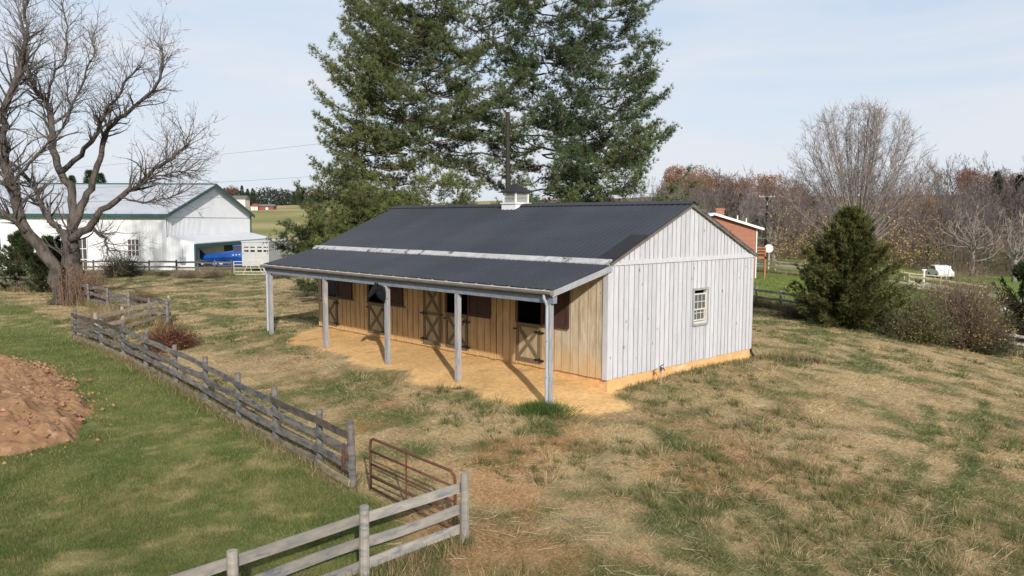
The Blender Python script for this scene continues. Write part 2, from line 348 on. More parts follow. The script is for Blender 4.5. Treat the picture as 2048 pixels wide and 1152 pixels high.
def A_(*c): return np.array(c)
def zones(x, y):
    nz = (fbm(x, y, 1.2, 21) - .5)
    lawn = np.clip(seg_d(x, y, LAWN_LINE) / .35 + .5 + nz * 2, 0, 1)
    sand = np.clip(pdist(x, y, SAND) / .12 + .4 + nz * 5 + (fbm(x, y, .3, 23, 2) - .5) * 3, 0, 1)
    road = np.clip((2.6 - np.abs(seg_d(x, y, ROADC))) / .5 + nz, 0, 1) * (x > -9)
    return lawn, sand, road
def albedo(x, y):
    r = np.hypot(x, y); lawn, sand, road = zones(x, y)
    n1 = fbm(x, y, 3.2, 31, 5); n2 = fbm(x, y, .9, 41, 4); n3 = fbm(x, y, 9, 51, 3); n4 = fbm(x, y, .35, 61, 2)
    straw = lerp(A_(.38,.285,.155), A_(.285,.20,.11), (n2 - .35) * 3)
    straw = lerp(straw, A_(.46,.36,.21), (n4 - .6) * 4)
    green = lerp(A_(.085,.105,.038), A_(.17,.165,.065), (n4 - .3) * 2)
    gm = (n1 * .38 + n2 * .50 + n3 * .15 + n4 * .22 - .585) * 8
    for tr_ in TRACKS: gm = gm + np.clip(1.2 - np.abs(seg_d(x, y, tr_)) / .22, 0, 1) * (n2 * 2.4 + .15)
    c = lerp(straw, green, gm * .9)
    c = lerp(c, A_(.40,.20,.10), np.clip((fbm(x, y, 1.6, 71, 4) - .52) * 4, 0, .55) * np.clip(1.3 - np.hypot(x - 0, y - 16) / 8, 0, 1))
    # lawn
    lg = lerp(A_(.085,.115,.030), A_(.145,.155,.05), (n2 - .3) * 2.4); lg = lerp(lg, A_(.29,.24,.11), (n1 * .5 + n4 * .35 + n3 * .25 - .60) * 6)
    c = lerp(c, lg, lawn)
    sc = lerp(A_(.73,.455,.20), A_(.59,.365,.155), (n2 - .35) * 2.5); sc = lerp(sc, A_(.42,.26,.13), (n4 - .66) * 4 + (fbm(x, y, .8, 25, 4) - .62) * 4)
    c = lerp(c, sc, sand)
    # far fields
    fg = lerp(A_(.19,.19,.07), A_(.34,.28,.13), (fbm(x, y, 40, 81, 4) - .38) * 4)
    far = np.clip((r - 62) / 10, 0, 1) * np.clip((-x - y * .02) / 10 + .5, 0, 1)
    c = lerp(c, fg, far)
    # green pasture on the right beyond the fence
    pas = np.clip((x - 9) / 3, 0, 1) * np.clip((seg_d(x, y, NEARF)) / .8, 0, 1)
    c = lerp(c, lerp(A_(.10,.15,.028), A_(.17,.20,.05), (n2 - .3) * 2), pas)
    wood = np.clip((y - 112 + (x - 60) * .0) / 8, 0, 1) * np.clip((x + 8) / 10, 0, 1) * np.clip((900 - r) / 40, 0, 1)
    c = lerp(c, lerp(A_(.12,.085,.055), A_(.17,.12,.075), n1), wood * (1 - (np.hypot(x - 42, y - 195) < 22)))
    gr = lerp(A_(.44,.37,.31), A_(.36,.30,.25), n2)
    c = lerp(c, gr, road)
    return c
TRACKS = [[tuple(G(*p)[:2]) for p in q] for q in ([(1968,790),(1962,860),(1925,960),(1880,1060),(1850,1150)], [(1850,800),(1868,860),(1835,940),(1780,1010)], [(1290,850),(1400,900),(1500,960),(1640,1000)])]
NEARF = [tuple(G(*p)[:2]) for p in [(1380,600),(1505,612),(1595,626),(1700,648),(1850,682),(1970,706),(2050,712),(2200,730)]]
def axis(lo, hi, s, far, g=1.09):
    a = list(np.arange(lo, hi + 1e-6, s)); st = s; x = hi
    while x < far[1]: st *= g; x += st; a.append(x)
    st = s; x = lo; b = []
    while x > far[0]: st *= g; x -= st; b.append(x)
    return np.array(b[::-1] + a)
gx = axis(-26, 26, .22, (-1500, 1500)); gy = axis(8, 46, .2, (-400, 2500), 1.07)
GX, GY = np.meshgrid(gx, gy); GZ = tz(GX, GY)
lawn_, sand_, road_ = zones(GX, GY)
nx_, ny_ = len(gx), len(gy)
ii = (np.arange(ny_ - 1)[:, None] * nx_ + np.arange(nx_ - 1)[None]).ravel()
gm = MB(); gm.add(np.stack([GX, GY, GZ], -1).reshape(-1, 3), np.stack([ii, ii + 1, ii + nx_ + 1, ii + nx_], -1), albedo(GX, GY).reshape(-1, 3))
def ground_mat():
    m = mat('ground', (1,1,1), .95, attr=True, spec=.1); nt = m.node_tree; b = nt.nodes['Principled BSDF']; L = nt.links.new
    a = [n for n in nt.nodes if n.type == 'ATTRIBUTE'][0]; g = nd(nt, 'ShaderNodeNewGeometry')
    n = nd(nt, 'ShaderNodeTexNoise'); n.inputs['Scale'].default_value = 9; n.inputs['Detail'].default_value = 8; n.inputs['Roughness'].default_value = .7; L(g.outputs['Position'], n.inputs['Vector'])
    r = nd(nt, 'ShaderNodeMapRange'); r.inputs[1].default_value = .3; r.inputs[2].default_value = .7; r.inputs[3].default_value = .72; r.inputs[4].default_value = 1.2; L(n.outputs['Fac'], r.inputs[0])
    x = nd(nt, 'ShaderNodeMixRGB', blend_type='MULTIPLY'); x.inputs[0].default_value = 1; L(a.outputs['Color'], x.inputs[1]); L(r.outputs[0], x.inputs[2]); L(x.outputs[0], b.inputs['Base Color'])
    n2 = nd(nt, 'ShaderNodeTexNoise'); n2.inputs['Scale'].default_value = 6; n2.inputs['Detail'].default_value = 9; n2.inputs['Roughness'].default_value = .7; L(g.outputs['Position'], n2.inputs['Vector'])
    bp = nd(nt, 'ShaderNodeBump'); bp.inputs['Strength'].default_value = .7; bp.inputs['Distance'].default_value = .06; L(n2.outputs['Fac'], bp.inputs['Height']); L(bp.outputs[0], b.inputs['Normal'])
    return m
M['ground'] = ground_mat()
go = gm.build('ground', M['ground'], smooth=True); go['kind'] = 'structure'
# ------------------------------------------------------------------ the stable
st = thing('horse_stable', 'white board stable with charcoal metal roof and open front porch', 'stable', (BC[0], BC[1], SZ), YAW)
LB, WB, WH, RH = 14.553, 7.469, 3.1, 4.66
# foundation
f = MB(); f.box((.03, .0, -.9), (WB - .06, .22, -.004)); f.box((.03, .22, -.9), (.25, LB - .1, -.004)); f.box((WB - .28, .22, -.9), (WB - .06, LB - .1, -.004)); f.box((.25, LB - .3, -.9), (WB - .28, LB - .1, -.004))
f.build('foundation', M['ochre'], st)
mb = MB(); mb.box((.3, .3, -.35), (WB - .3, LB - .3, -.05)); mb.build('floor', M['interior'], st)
def boards(mb, along, a0, a1, zlo, ztop, place, wmin=.19, wmax=.24, tint=(1,1,1), bot=0, edge=.035):
    """vertical boards from a0 to a1; place(a,depth,z)->xyz ; ztop function of a; every seam carries a slightly proud batten edge"""
    a = a0
    while a < a1 - .02:
        wd = min(rng.uniform(wmin, wmax), a1 - a); t = np.array(tint) * rng.uniform(.90, 1.05)
        d = rng.uniform(0, .006); zl = zlo + rng.uniform(-.015, .01)
        g = .019
        def q(x0, x1, dp0, dp1, tt):
            P = [place(x0, dp0, zl), place(x1, dp0, zl), place(x1, dp0, ztop(x1)), place(x0, dp0, ztop(x0)),
                 place(x0, dp1, zl), place(x1, dp1, zl), place(x1, dp1, ztop(x1)), place(x0, dp1, ztop(x0))]
            mb.add(P, [(0,3,2,1),(4,5,6,7),(0,1,5,4),(1,2,6,5),(2,3,7,6),(3,0,4,7)], tt)
        q(a, a + wd - g, .0, .022 + d, t)
        q(a - .008, a + edge, .0221 + d, .042, t * .97)
        a += wd
roofz = lambda v: WH + (RH - WH) * (1 - abs(v - WB / 2) / (WB / 2))
gw = MB()      # gable wall, faces -y (u<0)
pgw = lambda a, d, z: (a, -d, z)
boards(gw, 0, 0.0, V0_ := 3.95, 0, lambda v: 3.0, pgw); boards(gw, 0, 4.69, WB, 0, lambda v: 3.0, pgw); boards(gw, 0, 3.95, 4.69, 0, lambda v: 1.09, pgw); boards(gw, 0, 3.95, 4.69, 2.15, lambda v: 3.0, pgw)
boards(gw, 0, 0.02, WB - .02, 3.12, lambda v: roofz(min(max(v, 0), WB)) - .03, lambda a, d, z: (a, -d + .004, z))
gwo = gw.build('gable_wall', M['white_wood'], st)
# backing behind the boards (with the window hole)
bk = MB(); V0, V1, Z0, Z1 = 3.95, 4.69, 1.12, 2.12
bk.box((.01, .002, 0), (V0, .06, 3.05)); bk.box((V1, .002, 0), (WB - .01, .06, 3.05)); bk.box((V0, .002, 0), (V1, .06, Z0)); bk.box((V0, .002, Z1), (V1, .06, 3.05))
bk.poly([(.01, .002, 3.05), (WB - .01, .002, 3.05), (WB / 2, .002, RH - .05)], (0, .05, 0))
bk.build('wall_backing', mat('backing', (.03,.03,.03), .9), st)
bd = MB(); bd.box((-.03, -.062, 3.0), (WB + .02, .0, 3.125)); bd.build('band_board', M['white_wood'], st)
cb = MB(); cb.box((-.05, -.052, -.01), (.10, -.0455, 2.99)); cb.box((-.055, -.05, -.01), (-.0495, .12, 2.99)); cb.build('corner_board', M['white_wood'], st)
# front wall with openings
OP = [(2.37, 3.36), (5.55, 6.62), (10.0, 11.08), (13.18, 14.26)]; FD = (6.82, 7.74)
fw = MB()
def front_place(a, d, z): return (-d, a, z)
holes = [(a, b, 1.22, 2.3) for a, b in OP]
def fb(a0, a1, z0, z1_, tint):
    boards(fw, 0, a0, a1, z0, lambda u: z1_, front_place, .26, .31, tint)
edges = [0.12] + [x for a, b in OP for x in (a - 0, b + 0)] + [LB]
u = .01
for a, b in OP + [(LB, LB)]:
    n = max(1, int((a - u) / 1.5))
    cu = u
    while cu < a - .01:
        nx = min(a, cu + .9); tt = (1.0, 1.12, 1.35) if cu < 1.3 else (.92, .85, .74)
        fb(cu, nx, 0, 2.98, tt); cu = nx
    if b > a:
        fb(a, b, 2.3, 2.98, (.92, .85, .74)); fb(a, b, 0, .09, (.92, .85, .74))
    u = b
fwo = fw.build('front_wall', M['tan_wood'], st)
iw = MB()
cu = .06
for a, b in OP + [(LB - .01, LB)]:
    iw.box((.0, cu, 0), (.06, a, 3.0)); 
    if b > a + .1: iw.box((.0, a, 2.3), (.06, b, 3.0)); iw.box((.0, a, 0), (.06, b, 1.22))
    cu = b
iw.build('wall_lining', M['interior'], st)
iw = MB(); iw.box((1.8, .08, 0), (1.85, LB - .08, 2.9)); iw.box((.07, .08, 2.90), (WB - .1, LB - .08, 2.95)); iw.build('light_baffle', M['interior'], st)  # dark sheet and ceiling added to keep daylight out of the stall openings
bwall = MB()
boards(bwall, 0, .0, WB, 0, lambda v: roofz(v) - .05, lambda a, d, z: (a, LB + d, z)); bwall.box((.0, LB - .05, 0), (WB, LB - .002, 3.0)); bwall.poly([(.01, LB - .05, 3.0), (WB - .01, LB - .05, 3.0), (WB / 2, LB - .05, RH - .1)], (0, .045, 0))
bwall.build('far_gable_wall', M['white_wood'], st)
rw = MB(); boards(rw, 0, .0, LB, 0, lambda v: 3.05, lambda a, d, z: (WB + d, a, z)); rw.box((WB - .05, .06, 0), (WB - .002, LB - .06, 3.05)); rw.build('rear_wall', M['white_wood'], st)
# ribbed metal roofs : profile across u, extruded down the slope
def ribbed(mb, u0, u1, A, B, pitch=.21, rw_=.035, rh=.014, th=.03, jag=0):
    """A,B: (v,z) ends of slope"""
    us = []; hs = []
    u = u0; us.append(u0); hs.append(0)
    while u < u1 - pitch * .6:
        c = u + pitch / 2
        for du, h in ((-rw_, 0), (-rw_ * .5, rh), (rw_ * .5, rh), (rw_, 0)): us.append(c + du); hs.append(h)
        u += pitch
    us.append(u1); hs.append(0); us = np.array(us); hs = np.array(hs); n = len(us)
    nv = np.array([-(B[1] - A[1]), B[0] - A[0]]); nv /= np.linalg.norm(nv)
    if nv[1] < 0: nv = -nv
    rows = []; K = 7
    for k in range(K):
        t = k / (K - 1); p = np.array(A) * (1 - t) + np.array(B) * t
        rows.append(np.stack([p[0] + nv[0] * hs, us, p[1] + nv[1] * hs], -1))
    for q in (A, B): 
        p = np.array(q) - nv * th; rows.append(np.stack([p[0] + 0 * us, us, p[1] + 0 * us], -1))
    V = np.vstack(rows); i = np.arange(n - 1); F = []
    for k in range(K - 1): F.append(np.stack([k * n + i, k * n + i + 1, (k + 1) * n + i + 1, (k + 1) * n + i], -1))
    F.append(np.stack([K * n + i, K * n + i + 1, i + 1, i], -1)); F.append(np.stack([(K - 1) * n + i, (K - 1) * n + i + 1, (K + 1) * n + i + 1, (K + 1) * n + i], -1)); F.append(np.stack([(K + 1) * n + i, (K + 1) * n + i + 1, K * n + i + 1, K * n + i], -1))
    F.append(np.array([[0, (K - 1) * n, (K + 1) * n, K * n], [n - 1, K * n + n - 1, (K + 1) * n + n - 1, K * n - 1]]))
    mb.add(V, np.vstack(F), np.repeat((.88 + .2 * noise(us, us * 0, .9, 3))[None], K + 2, 0).reshape(-1, 1) * np.ones(3))
ov = .12
rf = MB(); ribbed(rf, -ov, LB + ov, (-.06, 3.10), (WB / 2, RH + .04)); ribbed(rf, -ov, LB + ov, (WB + .16, 3.07), (WB / 2 + .002, RH + .04))
rfo = rf.build('roof', M['roof'], st)
rc = MB(); rc.poly([(WB / 2 - .16, -ov - .01, RH + .0), (WB / 2, -ov - .01, RH + .085), (WB / 2 + .16, -ov - .01, RH + .0), (WB / 2 + .16, -ov - .01, RH + .02), (WB / 2, -ov - .01, RH + .105), (WB / 2 - .16, -ov - .01, RH + .02)], (0, LB + 2 * ov + .02, 0))
rc.build('ridge_cap', M['roof'], rfo)
pt = MB()
sv = (RH + .04 - 3.10) / (WB / 2 + .06)
def rp_(v, h): return 3.10 + (v + .06) * sv + h
pt.add([(.0, -ov - .012, rp_(.0, .034)), (.0, .42, rp_(.0, .034)), (1.5, .42, rp_(1.5, .034)), (1.5, -ov - .012, rp_(1.5, .034)), (.0, -ov - .012, rp_(.0, -.02)), (.0, .42, rp_(.0, .026)), (1.5, .42, rp_(1.5, .026)), (1.5, -ov - .012, rp_(1.5, -.02))],
       [(0,3,2,1),(4,5,6,7),(0,1,5,4),(1,2,6,5),(2,3,7,6),(3,0,4,7)]); 
pt.build('roof_patch', M['roof_dark'], rfo)['label'] = 'darker patch of roofing at the gable edge'
# rough dark rake edge on rear slope and rake boards
rk = MB()
rk.bar((WB / 2, -ov + .02, RH - .04), (WB + .14, -ov + .02, 3.02), .03, .09); rk.bar((WB / 2, -ov + .02, RH - .04), (-.02, -ov + .02, 3.02), .03, .06)
for k in range(16):
    t = rng.uniform(0.02, .98); v = WB / 2 + t * WB / 2; rk.box((v, -ov - .02, roofz(v) - .03), (v + rng.uniform(.05, .2), -ov + .05, roofz(v) + .02))
rk.build('rake_board', M['fascia'], st)
# flashing strip
fl = MB(); segs_ = [-.13, 2.6, 5.4, 8.2, 11, LB + .14]
for i in range(5):
    a, b = segs_[i], segs_[i + 1] - .005; h = rng.uniform(-.006, .008)
    fl.add([(-.19, a, 3.062 + h), (-.19, b, 3.062 + h), (.0, b, 3.17 + h), (.0, a, 3.17 + h), (-.19, a, 3.03 + h), (-.19, b, 3.03 + h), (.0, b, 3.14 + h), (.0, a, 3.14 + h)],
           [(0,3,2,1),(4,5,6,7),(0,1,5,4),(1,2,6,5),(2,3,7,6),(3,0,4,7)])
fl.build('flashing', M['flashing'], st)
pr = MB(); ribbed(pr, -ov - .02, LB + ov, (-.16, 3.035), (-2.27, 2.52)); pr.build('porch_roof', M['roof'], st)
# porch frame
be = MB(); be.box((-2.20, -.1, 2.17), (-2.06, LB + .06, 2.40)); be.build('porch_beam', M['beam'], st)
fa = MB(); fa.box((-2.235, -.12, 2.34), (-2.202, LB + .1, 2.475)); fa.build('fascia', M['fascia'], st)
ra = MB()
for k in range(19):
    u = -.07 + k * (LB + .06) / 18; ra.bar((-.02, u, 2.93), (-2.18, u, 2.41), .04, .12)
ra.build('rafter', M['fence_grey'], st)
pe = MB(); pe.bar((.0, -.125, 2.94), (-2.27, -.125, 2.41), .03, .15); pe.build('rake_trim', M['frame_grey'], st)
gu = MB()
prof = [(-2.24, 2.50), (-2.24, 2.39), (-2.345, 2.39), (-2.375, 2.43), (-2.375, 2.50), (-2.36, 2.50), (-2.36, 2.435), (-2.335, 2.405), (-2.255, 2.405), (-2.255, 2.50)]
gu.poly([(p[0], -.16, p[1]) for p in prof], (0, LB + .32, 0)); gu.box((-2.37, -.165, 2.39), (-2.24, -.155, 2.50)); gu.box((-2.37, LB + .155, 2.39), (-2.24, LB + .165, 2.50))
guo = gu.build('gutter', M['gutter_dark'], st); gu = MB()
gu.box((-2.386, -.165, 2.478), (-2.376, LB + .165, 2.506))
for k in range(24): 
    u = .1 + k * .62; gu.box((-2.37, u, 2.490), (-2.25, u + .02, 2.506))
gu.build('gutter_lip', M['gutter'], guo)
POSTU = [.07, 3.53, 6.88, 10.5, 14.42]
postmb = []
for i, u in enumerate(POSTU):
    zb = z1(*bw(-2.13, u)) - SZ - .15; p = MB(); n = 8; zs = np.linspace(zb, 2.168, n)
    lean = rng.normal(0, .01, 2); tt = rng.uniform(.9, 1.1)
    for a in range(n - 1):
        pass
    p.box((-2.13 - .065, u - .065, zb), (-2.13 + .065, u + .065, 2.168), np.array([tt, tt, tt]))
    p.box((-2.13 - .075, u - .075, zb), (-2.13 + .075, u + .075, zb + .2), np.array([1.1, .95, .75]))
    o = p.build('post', M['grey_post'], st)
def downspout(u0, zbot, vv=-2.31, s=1):
    d = MB(); path = [(vv, u0, 2.39), (vv, u0, 2.30), (vv + .05, u0 - .02, 2.2), (vv + .09, u0 - .02, 2.10), (vv + .09, u0 - .02, 1.2), (vv + .09, u0 - .02, zbot)]
    d.tube(path, .036, 8); d.box((vv + .045, u0 - .065, 1.25), (vv + .135, u0 + .025, 1.28)); d.box((vv + .045, u0 - .065, .35), (vv + .135, u0 + .025, .38))
    return d.build('downspout', M['downpipe'], st, smooth=False)
downspout(.1, -.36); downspout(LB - .02, .0)
d = MB(); d.tube([(WB + .09, .05, .35), (WB + .09, .05, -.10), (WB + .08, -.08, -.28)], .045, 8); d.build('downspout', M['black_metal'], st)
# stall doors, openings, shutters
def hinge(parent, x, u, z, s=1):
    h = MB(); h.poly([(x, u, z - .02), (x, u + .16 * s, z - .035), (x, u + .24 * s, z), (x, u + .16 * s, z + .035), (x, u, z + .02)], (-.012, 0, 0)); h.box((x - .02, u - .03, z - .06), (x, u + .02, z + .06)); h.poly([(x, u, z - .02), (x, u - .13 * s, z - .03), (x, u - .19 * s, z), (x, u - .13 * s, z + .03), (x, u, z + .02)], (-.012, 0, 0))
    h.build('hinge', M['black_metal'], parent)
def cross(b, x, u0, u1, z0, z1_, wd=.10, th=.02):
    b.bar((x - .012, u0, z0), (x - .012, u1, z1_), th, wd, up=(0, 0, 1)); b.bar((x - .006, u0, z1_), (x - .006, u1, z0), th, wd, up=(0, 0, 1))
for i, (a, b) in enumerate(OP):
    d = MB(); uu = a + .01
    while uu < b - .02:
        wd = min(.14, b - .01 - uu); d.box((-.035, uu, .1), (-.005, uu + wd - .006, 1.20), np.ones(3) * rng.uniform(.9, 1.08)); uu += wd
    do = d.build('stall_door', M['tan_door'], st)
    br = MB(); x = -.036; br.box((x - .026, a, 1.10), (x, b, 1.22)); br.box((x - .026, a, .1), (x, b, .21)); br.box((x - .026, a, .21), (x, a + .1, 1.10)); br.box((x - .026, b - .1, .21), (x, b, 1.10))
    cross(br, x - .004, a + .1, b - .1, .24, 1.07)
    br.build('cross_brace', M['brace_wood'], do)
    hinge(do, -.064, a + .02, 1.0); hinge(do, -.064, a + .02, .2)
    lt = MB(); lt.box((-.085, b - .03, 1.0), (-.062, b + .10, 1.04)); lt.build('latch', M['black_metal'], do)
    ft = MB(); ft.box((-.052, a - .045, 1.22), (-.004, a, 2.3)); ft.box((-.052, b, 1.22), (-.004, b + .045, 2.3)); ft.box((-.052, a - .045, 2.3), (-.004, b + .045, 2.36)); ft.build('opening_frame', M['dark_wood'], st)
    # folded-back upper shutter
    s0, s1 = a - 1.08, a - .05
    s = MB(); uu = s0
    while uu < s1 - .02:
        wd = min(.2, s1 - uu); s.box((-.075, uu, 1.24), (-.052, uu + wd - .005, 2.28)); uu += wd
    s.box((-.10, s0, 1.20), (-.0755, s1, 1.30)); s.box((-.10, s0, 2.18), (-.0755, s1, 2.28)); s.box((-.10, s0, 1.30), (-.0755, s0 + .09, 2.18)); s.box((-.10, s1 - .09, 1.30), (-.0755, s1, 2.18))
    so_ = s.build('shutter', M['dark_wood'], st)
    sh = MB(); sh.box((-.09, s0 - .12, 1.17), (-.03, b + .05, 1.215)); sh.build('ledge', M['brace_wood'], st) if i >= 2 else None
d = MB(); uu = FD[0]
while uu < FD[1] - .02:
    wd = min(.15, FD[1] - uu); d.box((-.075, uu, .1), (-.05, uu + wd - .006, 2.12), np.ones(3) * rng.uniform(.9, 1.08)); uu += wd
do = d.build('tack_door', M['tan_door'], st); do['label'] = 'full height plank door with two crossed braces'
br = MB(); x = -.076; br.box((x - .026, FD[0], 2.02), (x, FD[1], 2.12)); br.box((x - .026, FD[0], .1), (x, FD[1], .22)); br.box((x - .026, FD[0], .22), (x, FD[0] + .1, 2.02)); br.box((x - .026, FD[1] - .1, .22), (x, FD[1], 2.02)); br.box((x - .026, FD[0] + .1, 1.06), (x, FD[1] - .1, 1.16))
cross(br, x - .004, FD[0] + .1, FD[1] - .1, .25, 1.04); cross(br, x - .004, FD[0] + .1, FD[1] - .1, 1.18, 2.0); br.build('cross_brace', M['brace_wood'], do)
hinge(do, -.104, FD[1] - .02, 1.1, -1); hinge(do, -.104, FD[1] - .02, .25, -1)
lt = MB(); lt.box((-.12, FD[0] - .12, 1.10), (-.1, FD[0] + .05, 1.14)); lt.build('latch', M['black_metal'], do)
# gable window
wn = MB(); y0 = -.075
for lo, hi in [((V0 - .06, y0, Z0 - .06), (V0, .0, Z1 + .06)), ((V1, y0, Z0 - .06), (V1 + .06, .0, Z1 + .06)), ((V0, y0, Z1), (V1, .0, Z1 + .06)), ((V0, y0 - .03, Z0 - .06), (V1, .0, Z0))]: wn.box(lo, hi)
wo = wn.build('window', M['frame_grey'], st)
sa = MB()
jam = .05
sa.box((V0, -.05, Z0), (V0 + jam, .05, Z1)); sa.box((V1 - jam, -.05, Z0), (V1, .05, Z1)); sa.box((V0 + jam, -.06, Z0), (V1 - jam, .05, Z0 + .05))
ia, ib = V0 + jam, V1 - jam
# upper sash dropped a little, leaving a gap at the head
def sash(y, z0, z1_, rows):
    sa.box((ia, y, z0), (ib, y + .025, z0 + .045)); sa.box((ia, y, z1_ - .04), (ib, y + .025, z1_)); sa.box((ia, y, z0 + .045), (ia + .035, y + .025, z1_ - .04)); sa.box((ib - .035, y, z0 + .045), (ib, y + .025, z1_ - .04))
    for k in (1, 2): v = ia + (ib - ia) * k / 3; sa.box((v - .009, y + .002, z0 + .045), (v + .009, y + .023, z1_ - .04))
    for k in range(1, rows): z = z0 + (z1_ - z0) * k / rows; sa.box((ia + .035, y + .003, z - .009), (ib - .035, y + .022, z + .009))
sash(-.035, 1.52, 2.02, 2); sash(.0, 1.19, 1.66, 2)
sa.build('sash', M['cream'], wo)
pn = MB(); pn.box((ia, -.025, 1.56), (ib, -.021, 1.99)); pn.box((ia, .010, 1.23), (ib, .014, 1.62)); pn.build('pane', M['glass_pale'], wo)
# cupola
U0 = LB / 2; VR = WB / 2; R0 = RH + .04
cu_ = MB(); h = .33
cu_.box((VR - h - .03, U0 - h - .03, R0 - .45), (VR + h + .03, U0 + h + .03, R0 + .05)); cu_.box((VR - h - .07, U0 - h - .07, R0 + .05), (VR + h + .07, U0 + h + .07, R0 + .09))
for sx in (-1, 1):
    for sy in (-1, 1): cu_.box((VR + sx * h - (.05 if sx > 0 else 0), U0 + sy * h - (.05 if sy > 0 else 0), R0 + .09), (VR + sx * h + (.05 if sx < 0 else 0), U0 + sy * h + (.05 if sy < 0 else 0), R0 + .46))
cu_.box((VR - h - .02, U0 - h - .02, R0 + .44), (VR + h + .02, U0 + h + .02, R0 + .48))
co = cu_.build('cupola', M['white_paint'], st)
lo = MB()
for k in range(7):
    z = R0 + .11 + k * .048
    for s in (-1, 1):
        lo.bar((VR - h + .05, U0 + s * (h - .03), z), (VR + h - .05, U0 + s * (h - .03), z), .05, .010, up=(0, -s * .75, 1)); lo.bar((VR + s * (h - .03), U0 - h + .05, z), (VR + s * (h - .03), U0 + h - .05, z), .05, .010, up=(-s * .75, 0, 1))
lo.build('louver', M['white_paint'], co)
li = MB(); li.box((VR - h + .07, U0 - h + .07, R0 + .09), (VR + h - .07, U0 + h - .07, R0 + .44)); li.build('lining', M['interior'], co)
cr = MB(); e = h + .09; za = R0 + .48
P = [(VR - e, U0 - e, za), (VR + e, U0 - e, za), (VR + e, U0 + e, za), (VR - e, U0 + e, za)]
Q = [(VR - .17, U0 - .17, za + .19), (VR + .17, U0 - .17, za + .19), (VR + .17, U0 + .17, za + .19), (VR - .17, U0 + .17, za + .19)]
cr.add([(x, y, z - .03) for x, y, z in P] + P + Q + [(VR, U0, za + .30)], [(0,3,2,1),(0,1,5,4),(1,2,6,5),(2,3,7,6),(3,0,4,7),(4,5,9,8),(5,6,10,9),(6,7,11,10),(7,4,8,11)]); cr.F.append(np.array([(8,9,12),(9,10,12),(10,11,12),(11,8,12)]))
cr.build('cupola_roof', M['roof_dark'], co)
ro = MB(); ro.tube([(VR, U0, za + .29), (VR + .01, U0, za + .75)], .008, 5); ro.build('rod', M['galv'], co)
# ------------------------------------------------------------------ horse head trophy on the middle post
pw = bw(-2.13, POSTU[2])
hh = thing('horse_sculpture', 'black horse head sculpture mounted on the middle porch post', 'sculpture', (pw[0], pw[1], SZ + 1.93), YAW)
pl = MB(); oc = [(math.cos(R(22.5 + 45 * k)) * .15, math.sin(R(22.5 + 45 * k)) * .27) for k in range(8)]
pl.poly([(-.068, a, b) for a, b in oc], (-.05, 0, 0)); pl.build('plaque', M['grey_post'], hh)
hm = MB()
# stations: centre (x,z), half width (y), half height, direction
S = [(-.118, -.03, .105, .235), (-.20, .03, .10, .20), (-.28, .10, .085, .155), (-.34, .165, .078, .125), (-.39, .195, .082, .115), (-.44, .175, .085, .115), (-.50, .12, .074, .10), (-.56, .055, .060, .078), (-.61, .00, .050, .062), (-.645, -.035, .050, .058), (-.67, -.06, .038, .042), (-.682, -.07, .015, .018)]
Pc = np.array([(s[0], 0, s[1]) for s in S]); T = np.gradient(Pc, axis=0); T /= np.linalg.norm(T, axis=1)[:, None]; T[0] = (-1, 0, 0); n = 16; rings = []
for s, t in zip(S, T):
    up = np.array([-t[2], 0, t[0]]); up = up if up[2] > 0 else -up
    for k in range(n):
        a = 2 * math.pi * k / n; c_, s_ = math.cos(a), math.sin(a)
        wq = s[2] * (1 - .25 * max(0, s_)) * np.sign(c_) * abs(c_) ** .8
        rings.append(np.array([s[0], 0, s[1]]) + np.array([0, 1, 0]) * wq + up * s[3] * s_)
i = np.arange(len(S) - 1)[:, None] * n; j = np.arange(n)[None]; jn = (j + 1) % n
hm.add(rings, np.stack([i + j, i + jn, i + n + jn, i + n + j], -1).reshape(-1, 4)); hm.F.append(np.array([list(range(n))])); hm.F.append(np.array([list(range(len(S) * n - 1, len(S) * n - n - 1, -1))]))
for s in (-1, 1):
    hm.tube([(-.385, s * .045, .27), (-.39, s * .055, .33), (-.40, s * .058, .385)], [.032, .026, .003], 6)
    hm.tube([(-.47, s * .068, .16), (-.48, s * .080, .155), (-.49, s * .068, .145)], [.012, .02, .01], 6)
    hm.tube([(-.64, s * .04, -.02), (-.655, s * .052, -.028)], [.012, .008], 6)
hm.build('head', M['horse'], hh, smooth=True)
mn = MB()
for k in range(40):
    t = rng.uniform(0, 1); x = -.13 - .24 * t; z = .20 + .12 * t ** .8 - .02; s = rng.choice([-1, 1], p=[.3, .7])
    mn.tube([(x, 0, z), (x + .04, s * .07, z - .02), (x + .055, s * .11, z - rng.uniform(.1, .22))], [.018, .016, .003], 4)
mn.build('mane', M['mane'], hh)
# ------------------------------------------------------------------ yard hydrant
p = bw(1.87, -.4); hy = thing('yard_hydrant', 'small dark blue yard hydrant on thin pipe by the gable wall', 'hydrant', (p[0], p[1], z1(*p)), YAW)
h_ = MB(); h_.tube([(0, 0, -.1), (0, 0, .42)], .016, 8); h_.build('pipe', M['fence_tan'], hy)
h_ = MB(); h_.tube([(0, 0, .40), (0, 0, .50)], .035, 8); h_.tube([(0, 0, .47), (.08, -.02, .46), (.13, -.03, .40)], [.022, .02, .018], 8); h_.bar((-.06, 0, .52), (.12, 0, .56), .025, .015); h_.bar((-.05, 0, .53), (-.06, 0, .36), .012, .012, up=(0, 1, 0)); h_.build('hydrant_head', M['hydrant'], hy)

